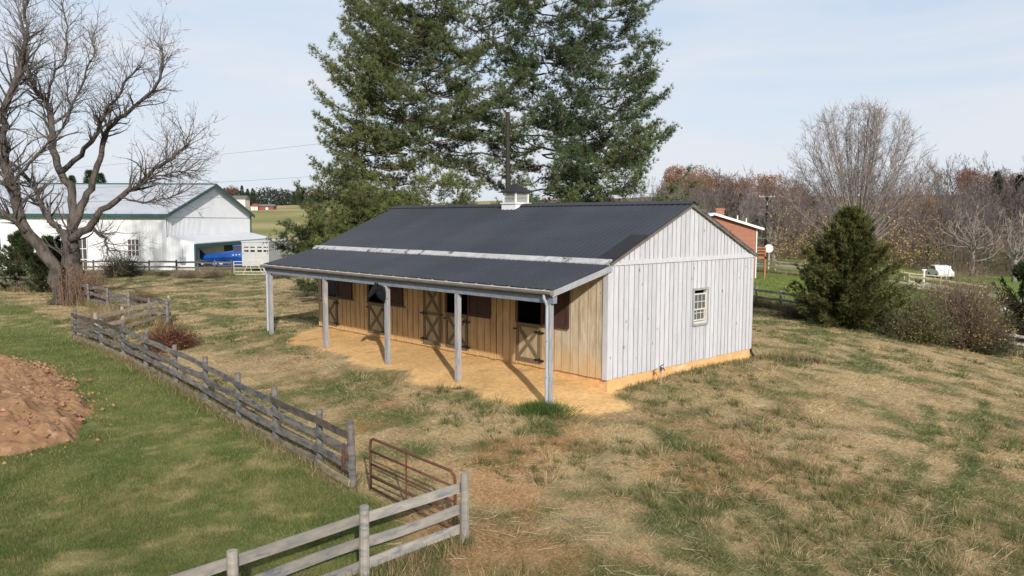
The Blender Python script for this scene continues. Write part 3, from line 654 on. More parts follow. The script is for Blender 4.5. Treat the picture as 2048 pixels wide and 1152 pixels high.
# ------------------------------------------------------------------ fences
def tt(s=.12): k = 1 + rng.uniform(-s, s); return np.array([k, k, k])
def fence(name, label, pts, hts, rails, mt, pw_=.12, rh=.13, side=1, group=None, ppost='round', over=.10, wob=.02, top_dark=None, tone=1.0, low=None):
    """posts at pts, boards between; every board its own part"""
    o = thing(name, label, 'fence', tuple(pts[0]), 0, group); base = np.array(pts[0])
    Q = [np.array(p) - base for p in pts]; n = len(Q)
    for i, q in enumerate(Q):
        b = MB(); h = hts + rng.uniform(-.03, .08); l = rng.normal(0, .02, 2)
        if ppost == 'round': b.tube([q + (0, 0, -.2), q + (l[0] * .5, l[1] * .5, h * .5), q + (l[0], l[1], h)], [pw_ * .52, pw_ * .5, pw_ * .47], 10, tt() * tone, rough=.03)
        else:
            d = Q[min(i + 1, n - 1)] - Q[max(i - 1, 0)]; d /= np.linalg.norm(d); b.bar(q + (0, 0, -.2), q + (l[0], l[1], h), pw_, pw_, up=(d[0], d[1], 0.001), col=tt(), jit=.004)
        b.build('post', mt, o)
    for i in range(n - 1):
        d = Q[i + 1] - Q[i]; d[2] = 0; d /= np.linalg.norm(d); nrm = np.array([-d[1], d[0], 0]) * side * (pw_ / 2 + .02)
        for k, z in enumerate(rails):
            b = MB(); j0, j1 = rng.normal(0, wob, 2); ml = (Q[i] + Q[i + 1]) / 2; sg = rng.normal(0, wob)
            A = Q[i] + nrm + (0, 0, z + j0) - d * .03; B = Q[i + 1] + nrm + (0, 0, z + j1) + d * (.03 - .0); m_ = (A + B) / 2 + (0, 0, sg)
            m_ += nrm * rng.uniform(-.1, .2)
            c = tt(.2) * tone * (np.array(top_dark) if (top_dark and k == len(rails) - 1 and rng.random() < .5) else 1) * (np.array(low) if (low and k == 0) else 1)
            A = A + nrm * .01 * (i % 2); B = B + nrm * .01 * (i % 2)
            K_ = 6; ts_ = np.linspace(0, 1, K_)[:, None]; ctl = 2 * m_ - (A + B) / 2; Pq = (1 - ts_) ** 2 * A + 2 * ts_ * (1 - ts_) * ctl + ts_ ** 2 * B
            dd_ = nrm_(B - A); sd_ = nrm_(np.cross(dd_, (0, 0, 1))) * .016; uu_ = np.array([0, 0, rh / 2]); hq_ = 1 + rng.normal(0, .025, (K_, 1)); V_ = np.stack([Pq - sd_ - uu_ * hq_, Pq + sd_ - uu_ * hq_, Pq + sd_ + uu_ * hq_, Pq - sd_ + uu_ * hq_], 1).reshape(-1, 3)
            i_ = np.arange(K_ - 1)[:, None] * 4; j_ = np.arange(4)[None]; jn_ = (j_ + 1) % 4; b.add(V_, np.stack([i_ + j_, i_ + 4 + j_, i_ + 4 + jn_, i_ + jn_], -1).reshape(-1, 4), c); o_ = b.n - 4 * K_
            b.F.append(np.array([[o_, o_ + 1, o_ + 2, o_ + 3]])); b.F.append(o_ + 4 * (K_ - 1) + np.array([[3, 2, 1, 0]]))
            b.build('rail', mt, o)
    return o
lf = fence('board_fence', 'long weathered four board fence dividing green lawn from tan paddock', FPTS, 1.2, [.12, .42, .72, 1.0], M['fence_grey'], .14, .14, 1, wob=.02, tone=.66, low=(1.5,1.35,1.05), top_dark=(.6,.55,.5))
lt = MB(); d0 = FPTS[0] - FPTS[0]; lt.tube([(-.18, .02, .35), (-.17, -.02, .6), (-.16, 0, .85)], [.03, .035, .02], 6); lt.build('latch', M['rust'], lf)
ff = fence('board_fence', 'near three rail fence with round posts beside the rusty gate', F2, 1.06, [.20, .52, .86], M['fence_near'], .14, .145, -1, wob=.012)
# rusty pipe gate
g0 = GATEP + np.array([-.10, .12, 0]); g1 = G(742, 990)
gt = thing('pipe_gate', 'rusty tubular farm gate standing open beside the near fence', 'gate', tuple(g0), math.atan2(g1[1] - g0[1], g1[0] - g0[0]))
gl = float(np.hypot(*(g1 - g0)[:2])); dz = (z1(*g1[:2]) - z1(*g0[:2]))
g = MB(); hh_, lo_ = 1.06, .12
def gp_(x, z): return (x, 0, z + dz * x / gl)
g.tube([gp_(.10, lo_), gp_(.10, hh_ - .14), gp_(.125, hh_ - .05), gp_(.22, hh_), gp_(gl - .1, hh_), gp_(gl - .02, hh_ - .04), gp_(gl, hh_ - .12), gp_(gl, lo_)], .024, 8); g.build('frame', M['rust'], gt, smooth=True)
for z in (lo_ + .02, .35, .58, .82):
    g = MB(); g.tube([gp_(.10, z), gp_(gl, z)], .02, 7); g.build('rail', M['rust'], gt, smooth=True)
g = MB(); g.tube([gp_(gl * .56, lo_), gp_(gl * .56, hh_)], .018, 6); g.build('upright', M['rust'], gt)
# inner short fence, back fence, far fence
ip = [G(*p) for p in [(150,722),(246,668),(338,640)]]
ip = [gnd(*(ip[1][:2] + (ip[1][:2] - ip[2][:2]) * .5)), ip[1], ip[2]]
fence('board_fence', 'short pale three rail fence ending behind the brown leafy shrub', ip, 1.12, [.30, .62, .95], M['fence_tan'], .13, .14, -1)
bp_ = [G(*p) for p in [(150,607),(178,612),(216,622),(258,634),(300,645),(336,652)]]
fence('board_fence', 'grey sagging board fence running from the old tree to the pale fence', bp_, 1.15, [.30, .62, .95], M['fence_grey'], .14, .15, 1, wob=.04, tone=.7)
lp = [G(*p) for p in [(-60,582),(-10,583),(35,583),(78,583),(120,585)]]
fence('board_fence', 'dark board fence in front of the evergreen bush left of the old tree', lp, 1.2, [.25, .60, .95], M['fence_brown'], .14, .14, -1)
dp = [G(px, 551 + (px - 300) * .008) for px in (132,187,243,299,354,396,430,464)]
fence('board_fence', 'dark brown three rail fence in front of the white metal barn', dp, 1.28, [.25, .68, 1.12], M['fence_brown'], .15, .14, -1)
# aluminium farm gate
a0 = G(468, 551); a1 = G(538, 551)
ag = thing('farm_gate', 'pale aluminium farm gate with truss bracing before the stock trailer', 'gate', tuple(a0), math.atan2(a1[1] - a0[1], a1[0] - a0[0])); al = float(np.hypot(*(a1 - a0)[:2]))
g = MB(); hq = 1.15
for z in (.1, .32, .62, .9, hq): g.tube([(0, 0, z), (al, 0, z)], .035, 6)
for x in (0, al): g.tube([(x, 0, .1), (x, 0, hq)], .04, 6)
g.build('frame', M['gutter'], ag)
g = MB()
for A, B in [((al * .25, .1), (al * .45, hq)), ((al * .62, hq), (al * .85, .1)), ((al * .85, .1), (al, .6)), ((al*.45, hq), (al * .5, .3))]: g.tube([(A[0], .03, A[1]), (B[0], .03, B[1])], .03, 5)
g.build('brace', M['gutter'], ag)
# right-hand fences
np_ = [G(*p) for p in [(1470,606),(1512,613),(1560,621),(1610,630),(1665,641),(1730,655),(1800,672),(1880,690),(1960,706),(2026,712),(2100,720)]]
fence('board_fence', 'weathered board fence passing behind the dark cedar and thickets', np_, 1.2, [.25, .62, 1.0], M['fence_grey'], .14, .14, -1)
ep = [G(*p) for p in [(1440,538),(1495,541),(1550,547),(1610,553),(1690,563),(1760,572),(1817,581),(1890,592),(1970,604)]]
fence('board_fence', 'tan rail fence along the near side of the gravel drive', ep, 1.4, [.3, .75, 1.2], M['fence_tan'], .16, .15, -1)
gp2 = [gnd(*(np.array(G(*p)[:2]) + np.array([1.5, 7]))) for p in [(1745,560),(1780,563),(1815,568),(1850,573),(1890,579),(1930,585)]]
fence('guard_rail', 'low pale rail fence along the far side of the gravel drive', gp2, .85, [.45, .75], M['fence_tan'], .12, .12, -1, tone=1.15)
# ------------------------------------------------------------------ white metal barn
X0, Y0 = -31.8, 72.0; Z0b = z1(X0, Y0) - .1; WL = 23; EH = 5.5 - Z0b; PH = 8.6 - Z0b
wb = thing('metal_barn', 'large white corrugated metal barn with green trim', 'barn', (X0, Y0, Z0b))
def corr(mb, along0, along1, place, zt, z0=0, pitch=.3, dp=.04):
    a = along0; xs = []; ds = []
    while a < along1 - pitch * .5:
        for t, d in ((0, 0), (.55, 0), (.68, dp), (.87, dp)): xs.append(a + t * pitch); ds.append(d)
        a += pitch
    xs.append(along1); ds.append(0); n = len(xs); V = [place(x, d, z0) for x, d in zip(xs, ds)] + [place(x, d, zt(x)) for x, d in zip(xs, ds)]
    i = np.arange(n - 1); mb.add(V, np.stack([i, i + 1, i + 1 + n, i + n], -1))
m = MB(); corr(m, -60, 0, lambda a, d, z: (a, -d, z), lambda a: EH); m.box((-60, .02, 0), (0, .15, EH)); m.build('side_wall', M['metal_white'], wb)
gz = lambda y: EH + (PH - EH) * (1 - abs(y - WL / 2) / (WL / 2))
m = MB(); corr(m, 0.05, WL, lambda a, d, z: (d, a, z), lambda a: 5.0 if False else EH - .35, 3.0); corr(m, 0.05, WL, lambda a, d, z: (d + .03, a, z), gz, EH - .3); corr(m, .05, WL, lambda a, d, z: (d, a, z), lambda a: 3.0, 0)
m.box((-.15, 0.15, 0), (-.02, WL, EH)); m.poly([(-.15, .1, EH), (-.15, WL, EH), (-.15, WL / 2, PH - .1)], (.13, 0, 0)); m.build('gable_wall', M['metal_white'], wb)
m = MB(); m.box((-60, WL - .1, 0), (0, WL, EH)); m.box((-60, .1, 0), (-59.9, WL - .1, EH)); m.build('back_wall', M['metal_white'], wb)
m = MB()
def slab(m, A, B, x0, x1, th=.12):
    m.add([(x0, A[0], A[1]), (x1, A[0], A[1]), (x1, B[0], B[1]), (x0, B[0], B[1]), (x0, A[0], A[1] + th), (x1, A[0], A[1] + th), (x1, B[0], B[1] + th), (x0, B[0], B[1] + th)], [(0,3,2,1),(4,5,6,7),(0,1,5,4),(1,2,6,5),(2,3,7,6),(3,0,4,7)])
slab(m, (-.5, EH - .13), (WL / 2, PH), -60.5, .35); slab(m, (WL / 2 + .01, PH), (WL + .5, EH - .13), -60.5, .35)
m.build('roof', M['metal_roof'], wb)
m = MB(); m.bar((.42, -.5, EH - .13), (.42, WL / 2, PH + .0), .08, .3); m.bar((.42, WL + .5, EH - .13), (.42, WL / 2, PH + .0), .08, .3); m.box((-60.5, -.62, EH - .28), (.35, -.51, EH - .02)); m.box((-60.5, WL / 2 - .2, PH + .1), (.4, WL / 2 + .2, PH + .2)); m.box((.06, WL - .12, 0), (.16, WL + .08, EH)); m.build('trim', M['green_trim'], wb)
m = MB(); LW = 2.6; m.add([(0.07, .1, 3.25), (LW, 0, 2.62), (LW, WL, 2.62), (0.07, WL, 3.25), (0.07, .1, 3.17), (LW, 0, 2.54), (LW, WL, 2.54), (0.07, WL, 3.17)], [(0,3,2,1),(4,5,6,7),(0,1,5,4),(1,2,6,5),(2,3,7,6),(3,0,4,7)][::1]); m.build('lean_to_roof', M['metal_white'], wb)
m = MB(); corr(m, 0, LW - .1, lambda a, d, z: (a, -d, z), lambda a: 3.2 - a * .255, 0); m.build('lean_to_wall', M['metal_white'], wb)
m = MB(); m.box((LW - .1, -.06, 0), (LW + .06, .12, 2.54)); m.box((LW - .08, .12, 2.2), (LW + .04, WL, 2.54)); m.box((LW - .1, WL - .1, 0), (LW + .06, WL + .06, 2.54)); m.build('lean_to_frame', M['green_trim'], wb)
m = MB(); m.box((.06, 14.2, 0), (.10, 21, 2.75)); m.build('doorway', M['darkopen'], wb)
for x, ww, h0, h1 in ((-8.2, 1.3, .1, 3.1), (-3.2, 1.1, 1.4, 3.0), (-16, 1.1, 1.4, 3.0)):
    x += -.4
    m = MB(); m.box((x, -.09, h0), (x + ww, -.045, h1)); q = m.build('window', M['darkopen'], wb)
    m = MB()
    for k in range(4): m.box((x + k * (ww - .06) / 3, -.12, h0), (x + k * (ww - .06) / 3 + .06, -.091, h1))
    for k in range(4): m.box((x, -.119, h0 + k * (h1 - h0 - .06) / 3), (x + ww, -.092, h0 + k * (h1 - h0 - .06) / 3 + .06))
    m.build('muntin', M['white_paint'], q)
m = MB(); m.box((1.25, -.26, .75), (1.7, -.06, 1.35)); m.tube([(1.45, -.1, 1.35), (1.45, -.1, 2.1)], .04, 6); m.box((1.33, -.28, 1.0), (1.5, -.26, 1.2)); m.build('meter_box', M['downpipe'], wb)
# blue vehicle
bx, by = -30.2, 75.5
bl = thing('blue_vehicle', 'long blue vehicle with pointed tail parked by the metal barn', 'vehicle', (bx, by, z1(bx, by)))
m = MB(); S = [(0, .95, 1.05, .15), (.35, .80, 1.30, .4), (1.2, .72, 1.42, .62), (2.6, .66, 1.62, .85), (3.3, .62, 1.72, .95), (4.2, .60, 1.74, .98), (5.2, .62, 1.70, .98), (6.0, .68, 1.5, .9)]
V = []
for x, zl, zh, hw in S:
    V += [(x, -hw * .75, zl), (x, -hw, zl + (zh - zl) * .45), (x, -hw * .72, zh - .06), (x, 0, zh), (x, hw * .72, zh - .06), (x, hw, zl + (zh - zl) * .45), (x, hw * .75, zl)]
F = [(k * 7 + j, (k + 1) * 7 + j, (k + 1) * 7 + (j + 1) % 7, k * 7 + (j + 1) % 7) for k in range(len(S) - 1) for j in range(7)]
m.add(V, F); m.F.append(np.array([list(range(7))])); m.F.append(np.array([list(range(55, 48, -1))]))
m.poly([(0, -.04, 1.0), (.02, -.04, 1.85), (.55, -.04, 1.32), (.5, -.04, 1.0)], (0, .08, 0)); m.build('body', M['blue'], bl)
m = MB(); m.box((.1, -.75, .32), (5.9, .75, .64)); m.build('chassis', M['blue'], bl)
m = MB(); m.box((3.5, -.72, 1.7), (5.4, .72, 2.15)); c_ = m.build('cab', M['darkopen'], bl)
m = MB()
for x in (3.5, 5.34):
    for y in (-.76, .70): m.box((x, y, 1.7), (x + .07, y + .06, 2.2))
m.box((3.45, -.8, 2.15), (5.45, .8, 2.24)); m.build('roll_frame', M['blue'], c_)
m = MB()
for k in range(4): m.box((.3 + k * .62, -.77, .42), (.62 + k * .62, -.752, .54))
for k in range(3): m.box((3.5 + k * .3, -1.0, 1.28 + k * .02), (3.65 + k * .3, -.975, 1.36 + k * .02))
m.build('marking', M['white_paint'], bl)
for x in (1.0, 4.6):
    for y in (-.8, .6):
        m = MB(); th = np.linspace(0, 2 * math.pi, 15)[:-1]; m.poly([(x + .36 * math.cos(a), y, .36 + .36 * math.sin(a)) for a in th], (0, .22, 0)); m.build('wheel', M['tyre'], bl)
# stock trailer
tx, ty = -24.4, 70.5
tr = thing('stock_trailer', 'aluminium stock trailer with slotted rear doors parked behind the farm gate', 'trailer', (tx, ty, z1(tx, ty)), -.03)
m = MB(); TW, TL = 2.45, 8.0
def shell(m, wins, x0, x1, y, z0, z1_, ax):
    xs = sorted(set([x0, x1] + [a for w_ in wins for a in (w_[0], w_[1])])); zs = sorted(set([z0, z1_] + [a for w_ in wins for a in (w_[2], w_[3])]))
    for i in range(len(xs) - 1):
        for j in range(len(zs) - 1):
            cx, cz = (xs[i] + xs[i + 1]) / 2, (zs[j] + zs[j + 1]) / 2
            if any(w_[0] < cx < w_[1] and w_[2] < cz < w_[3] for w_ in wins): continue
            if ax == 'x': m.box((xs[i], y, zs[j]), (xs[i + 1], y + .05, zs[j + 1]))
            else: m.box((y, xs[i], zs[j]), (y + .05, xs[i + 1], zs[j + 1]))
wr = [(.22 + k * .56 + (.08 if k > 1 else 0), .62 + k * .56 + (.08 if k > 1 else 0), z, z + .17 - (0 if z < 2.0 else .07)) for k in range(4) for z in (1.75, 2.12)]
shell(m, wr, 0, TW, 0, .45, 2.62, 'x')
ws = [(.3 + k * .5, .62 + k * .5, z, z + .2) for k in range(14) for z in (1.72, 2.12)]
shell(m, ws, .05, TL, TW - .05, .45, 2.62, 'y'); shell(m, ws, .05, TL, 0, .45, 2.62, 'y'); m.box((0.05, TL, .45), (TW - .05, TL + .05, 2.62)); m.box((.05, .05, .45), (TW - .05, TL, .5))
m.build('body', M['alu'], tr)
m = MB(); m.box((-.05, -.06, 2.62), (TW + .05, TL + .1, 2.72)); m.build('roof', M['alu'], tr)
m = MB(); m.box((.2, 1.2, .5), (TW - .2, TL - .3, 2.3)); m.build('interior', M['interior'], tr)
for (x, zz) in ((.08, 1.55), (TW - .13, 1.55)): 
    m = MB(); m.box((x, -.02, zz), (x + .06, -.001, zz + .1)); m.build('tail_light', M['rust'], tr)
m = MB(); m.box((TW / 2 - .02, -.04, .5), (TW / 2 + .02, -.001, 2.3)); m.box((.16, -.05, .48), (.2, -.001, 2.4)); m.box((TW - .2, -.05, .48), (TW - .16, -.001, 2.4))
for k in range(6): m.box((.2, -.015, .6 + k * .17), (TW - .2, -.001, .63 + k * .17))
m.box((1.75, -.03, .62), (2.1, -.016, .78)); m.build('door_frame', M['gutter'], tr)
for y in (3.8, 4.8):
    for x in (-.02, TW - .2):
        m = MB(); th = np.linspace(0, 2 * math.pi, 15)[:-1]; m.poly([(x, y + .38 * math.cos(a), .38 + .38 * math.sin(a)) for a in th], (.22, 0, 0)); m.build('wheel', M['tyre'], tr)
# ------------------------------------------------------------------ brick house
hx, hy0 = 14.1, 70.0; hz = z1(18, 70) - .3
bh = thing('brick_house', 'orange brick house with white eaves and chimney behind the stable', 'house', (hx, hy0, hz)); HW = 7.7; he = 4.45 - hz; hp = 5.62 - hz
m = MB(); m.poly([(0, 0, 0), (HW, 0, 0), (HW, 0, he), (HW / 2, 0, hp), (0, 0, he)], (0, 9, 0)); m.build('wall', M['brick'], bh)
m = MB()
for s in (-1, 1):
    c0 = HW / 2; A = (c0, hp + .03); B = (c0 + s * (HW / 2 + .6), he - .18)
    m.add([(A[0], -.4, A[1]), (B[0], -.4, B[1]), (B[0], 9.4, B[1]), (A[0], 9.4, A[1]), (A[0], -.4, A[1] + .1), (B[0], -.4, B[1] + .1), (B[0], 9.4, B[1] + .1), (A[0], 9.4, A[1] + .1)], [(0,1,2,3),(4,7,6,5),(0,4,5,1),(1,5,6,2),(2,6,7,3),(3,7,4,0)])
rf2 = m.build('roof', M['tin'], bh)
m = MB(); m.bar((HW / 2, -.43, hp + .02), (HW + .6, -.43, he - .15), .05, .2); m.bar((HW / 2, -.43, hp + .02), (-.6, -.43, he - .15), .05, .2); m.box((HW + .03, -.03, .2), (HW + .12, .08, he)); m.build('fascia', M['white_paint'], bh)
m = MB(); m.box((4.5, 1.5, hp - .6), (5.2, 2.2, hp + .55)); m.box((4.42, 1.42, hp + .4), (5.28, 2.28, hp + .55)); m.build('chimney', M['brick'], rf2)
m = MB(); m.tube([(6.3, 1, he), (6.3, 1, hp - .1)], .05, 6); m.tube([(7.4, 2, he - .3), (7.4, 2, hp - .35)], .05, 6); m.build('vent_pipe', M['white_paint'], bh)
m = MB(); m.box((HW + .1, 1, 1.9), (HW + 1.3, 3.4, 2.1))
for x in (HW + .25, HW + 1.23): m.box((x - .07, 1, -.5), (x + .07, 1.14, 2.95))
for z in (2.35, 2.6, 2.85): m.box((HW + .1, 1.02, z), (HW + 1.3, 1.08, z + .12))
m.build('deck', M['deck'], bh)
# dish
p = G(1537, 542); ds = thing('satellite_dish', 'round grey satellite dish on a pale pole behind the stable', 'dish', tuple(p)); pz = CZ - p[2] + 0; top = at(1535, 497, p[1])[2] - p[2]
m = MB(); m.tube([(0, 0, -.2), (0, 0, top)], .06, 6); m.build('pole', M['gutter'], ds)
m = MB(); n = 18; V = [(0, -.0, 0)]; F = []
for r_, dd in ((.25, .02), (.45, .08)):
    for k in range(n): V.append((r_ * math.cos(2 * math.pi * k / n), -dd, r_ * math.sin(2 * math.pi * k / n)))
V += [(v[0], v[1] + .03, v[2]) for v in V]; N = 1 + 2 * n
m.add(V, [(1 + k, 1 + (k + 1) % n, 1 + n + (k + 1) % n, 1 + n + k) for k in range(n)] + [(N + 1 + n + k, N + 1 + n + (k + 1) % n, N + 1 + (k + 1) % n, N + 1 + k) for k in range(n)] + [(1 + n + k, 1 + n + (k + 1) % n, N + 1 + n + (k + 1) % n, N + 1 + n + k) for k in range(n)])
m.F.append(np.array([(0, 1 + (k + 1) % n, 1 + k) for k in range(n)])); m.F.append(np.array([(N, N + 1 + k, N + 1 + (k + 1) % n) for k in range(n)]))
o = m.build('reflector', M['dish'], ds, loc=(-.1, -.2, top)); o.rotation_euler = (R(-12), 0, R(-15))
m = MB(); m.tube([(0, -.1, top), (.35, -.5, top)], .02, 5); m.build('arm', M['galv'], ds)
# utility pole
ux, uy = at(1533, 430, 100)[:2]; uz = z1(ux, uy)
up_ = thing('utility_pole', 'tall wooden utility pole with pale crossarm behind the brick house', 'utility pole', (ux, uy, uz)); ph = at(1533, 393, 100)[2] - uz
m = MB(); m.tube([(0, 0, -.3), (0, 0, ph)], [.17, .12], 8); m.build('pole', M['pole'], up_)
m = MB(); m.box((-1.05, -.06, ph - .1), (1.05, .06, ph + .05)); m.bar((-.5, 0, ph - .1), (0, -.14, ph - .75), .05, .06); m.bar((.5, 0, ph - .1), (0, -.14, ph - .75), .05, .06); m.build('crossarm', M['gutter'], up_)
m = MB()
for x in (-.95, -.5, .5, .95): m.tube([(x, 0, ph + .05), (x, 0, ph + .2)], .04, 6)
m.tube([(0, -.2, ph - 1.1), (0, -.2, ph - .8)], .1, 6); m.build('insulator', M['white_paint'], up_)
# power lines
def wire(label, pts, r=.011):
    P = np.array([at(*p) for p in pts]); n = 24; A, B = P[0], P[-1]; t = np.linspace(0, 1, n)[:, None]; mid = P[1] if len(P) > 2 else (A + B) / 2
    C1 = 2 * mid - (A + B) / 2; Q = (1 - t) ** 2 * A + 2 * t * (1 - t) * C1 + t * t * B
    m = MB(); m.tube(Q - A, r, 4); tag(m.build('power_line', M['wire'], loc=tuple(A)), label, 'wire', None)
wire('uppermost thin wire crossing the sky left of the pines', [(120,338,62),(480,305,62),(760,272,62)], .008)
wire('middle thin wire crossing the sky between barn and pines', [(120,378,64),(480,362,64),(760,342,64)], .008)
wire('lowest dark wire passing in front of the white barn roof', [(-40,410,60),(350,398,66),(720,386,72)])
wire('long dark wire running past the utility pole across the woods', [(1290,387,62),(1660,413,62),(2120,462,62)], .014)
# parked car and tank
p = at(1880, 560, 92); p = gnd(p[0], p[1]); cr_ = thing('parked_car', 'white car parked beyond the gravel drive near the woods', 'car', tuple(p), 1.35)
prof = [(-2.2,.35),(-2.25,.8),(-1.9,.95),(-1.3,1.05),(-.8,1.5),(.9,1.52),(1.6,1.05),(2.15,.9),(2.2,.4)]
m = MB(); m.poly([(x, -.85, z) for x, z in prof], (0, 1.7, 0)); m.build('body', M['car'], cr_)
m = MB(); m.poly([(-1.15, -.865, 1.08), (-.72, -.865, 1.43), (.85, -.865, 1.45), (1.4, -.865, 1.08)], (0, 1.73, 0)); m.build('window', M['glass'], cr_)
for x in (-1.4, 1.4):
    for y in (-.88, .68): 
        m = MB(); th = np.linspace(0, 2 * math.pi, 13)[:-1]; m.poly([(x + .33 * math.cos(a), y, .33 + .33 * math.sin(a)) for a in th], (0, .2, 0)); m.build('wheel', M['tyre'], cr_)
p = at(2012, 640, 55); p = gnd(p[0], p[1])
m = MB(); th = np.linspace(-1, 1, 9); m.tube([(.45 * t, 0, .25) for t in th], [.26 * math.sqrt(max(0.02, 1 - abs(t) ** 3)) for t in th], 12); m.box((-.3, -.1, -.2), (-.2, .1, .1)); m.box((.2, -.1, -.2), (.3, .1, .1))
o = m.build('water_tank', M['tank'], smooth=True, loc=(p[0], p[1], at(2012, 645, p[1])[2] - .1 if False else p[2])); tag(o, 'small rounded white tank on the grass beyond the thickets', 'tank')
p = G(1897, 590); m = MB(); m.tube([(0, 0, -.2), (0, 0, 1.8)], .09, 8); m.box((-.2, -.04, 1.7), (.2, .04, 1.8)); tag(m.build('marker_post', M['white_paint'], loc=tuple(gnd(p[0], p[1] + 4))), 'white upright post at the end of the pale rail', 'post')
# ------------------------------------------------------------------ far houses
def house(name, label, px, py, d, W_, D_, H_, RH_, wm, gar=False):
    p = at(px, py, d); x, y = p[0], p[1]; z = z1(x, y) - .3; o = thing(name, label, 'house', (x, y, z))
    m = MB(); m.box((-W_ / 2, 0, 0), (W_ / 2, D_, H_)); m.build('wall', wm, o)
    m = MB(); m.poly([(-W_ / 2 - .4, -.5, H_), (-W_ / 2 - .4, D_ + .5, H_), (-W_ / 2 - .4, D_ / 2, H_ + RH_)], (W_ + .8, 0, 0)); m.build('roof', M['shingle'], o)
    return o, W_, D_, H_
o, W_, D_, H_ = house('red_house', 'distant low red brick house with white garage doors on the hill', 527, 417, 440, 11, 6, 2.4, 1.3, M['brick_far'])
m = MB(); m.box((-6.5, -2, 0), (-2.4, -.05, 2.6)); q = m.build('garage', M['brick_far'], o)
m = MB(); m.poly([(-6.7, -2.3, 2.6), (-2.2, -2.3, 2.6), (-4.5, -2.3, 4.0)], (0, 6, 0)); m.build('roof', M['brick_far'], q)
m = MB(); m.box((-6.3, -2.12, .2), (-4.6, -2.0, 2.2)); m.box((-4.3, -2.12, .2), (-2.6, -2.0, 2.2)); m.build('garage_door', M['white_paint'], q)
m = MB(); m.box((1.2, -.1, .6), (2.6, -.01, 1.8)); m.build('window', M['white_paint'], o)
house('cream_house', 'distant cream house half hidden by dark trees on the hill', 477, 408, 520, 9, 9, 5.5, 2.5, M['cream'])
# ------------------------------------------------------------------ vegetation helpers
def nrm(v): v = np.asarray(v, float); return v / (np.linalg.norm(v) + 1e-9)
def runit(n): v = rng.normal(0, 1, (n, 3)); return v / np.linalg.norm(v, axis=1)[:, None]
def blades(P, D, Ln, Wd, jitter=None):
    """one slim triangle per point, from P along D"""
    D = D / (np.linalg.norm(D, axis=1)[:, None] + 1e-9); S = np.cross(D, runit(len(D))); S /= np.linalg.norm(S, axis=1)[:, None] + 1e-9
    Wd = np.broadcast_to(Wd, (len(P),))[:, None]; Ln = np.broadcast_to(Ln, (len(P),))[:, None]
    return np.stack([P - S * Wd / 2, P + S * Wd / 2, P + D * Ln], 1)
def leaves(P, sz, flat=0):
    n = len(P); A = runit(n); B = np.cross(A, runit(n)); B /= np.linalg.norm(B, axis=1)[:, None] + 1e-9
    sz = np.broadcast_to(sz, (n,))[:, None]
    return np.stack([P - A * sz * .5, P + B * sz * .45, P + A * sz * .5], 1)
def tufts(P, D, k, Ln, Wd, spread=.8):
    """k needles starring out of each P about direction D"""
    n = len(P); Q = np.repeat(P, k, 0); DD = np.repeat(D, k, 0) + runit(n * k) * spread
    L_ = np.repeat(np.broadcast_to(Ln, (n,)), k) * rng.uniform(.7, 1.1, n * k)
    return blades(Q, DD, L_, Wd)
class Tree:
    """grows limbs; keeps thick ones as tubes (trunk mesh) and thin ones as segments (crown mesh)"""
    def __init__(s, thick=.05, tmin=.006, dens=1.0): s.tr = MB(); s.sa = []; s.sb = []; s.ra = []; s.rb = []; s.thick = thick; s.tips = []; s.tmin = tmin; s.dens = dens
    def limb(s, path, r0, r1, sides=10, rough=.04, flare=0):
        P = np.array(path, float); r = r0 + (r1 - r0) * np.linspace(0, 1, len(P)) ** .85
        if flare: r[0] *= 1 + flare; r[1] *= 1 + flare * .3
        s.tr.tube(P, r, sides, None, rough=rough); return P, r
    def grow(s, p, d, ln, r, lvl, maxl, up=.15, wander=.22, nchild=(3, 6), ratio=.62, ang=(25, 55), taper=.35, env=None, gnarl=0):
        n = max(3, int(ln / (.35 if lvl < 2 else .22)) + 1) if ln > .5 else 3
        n = min(n, 9); P = [np.array(p, float)]; d = nrm(d); D = [d]
        for i in range(n - 1):
            d = nrm(d + rng.normal(0, wander, 3) * .6 + np.array([0, 0, up]) * .35); P.append(P[-1] + d * ln / (n - 1)); D.append(d)
        P = np.array(P); rs = r * (1 - (1 - taper) * np.linspace(0, 1, n))
        if r > s.thick: s.tr.tube(P, rs, 6 if r < .12 else 8, None, cap=False)
        else:
            s.sa += list(P[:-1]); s.sb += list(P[1:]); s.ra += list(rs[:-1]); s.rb += list(rs[1:])
        if lvl >= maxl: s.tips.append(P[-1]); return
        nc = int(round(rng.integers(nchild[0], nchild[1] + 1) * s.dens))
        for c in range(max(nc, 2)):
            t = rng.uniform(.25, 1) if c else 1.0
            i = min(int(t * (n - 1)), n - 1); a = R(rng.uniform(*ang)) * (.5 if c == 0 else 1)
            ax = np.cross(D[i], runit(1)[0]); ax = nrm(ax); dd = D[i] * math.cos(a) + ax * math.sin(a)
            l2 = ln * ratio * rng.uniform(.65, 1.15) * (1.05 - .35 * t); r2 = max(s.tmin, rs[i] * (.85 if c == 0 else rng.uniform(.45, .68)))
            if env is not None and not env(P[i] + dd * l2): l2 *= .45
            s.grow(P[i], dd, l2, r2, lvl + 1, maxl, up, wander, nchild, ratio, ang, taper, env)
    def finish(s, root, bark, twig, tint=(1,1,1), n=3):
        o = s.tr.build('trunk', bark, root, smooth=True) if s.tr.n else None
        c = MB()
        if s.sa:
            k = len(s.sa); ti = np.array(tint) * rng.uniform(.75, 1.25, (k, 1)); c.segs(s.sa, s.sb, s.ra, s.rb, n, ti)
        return o, c
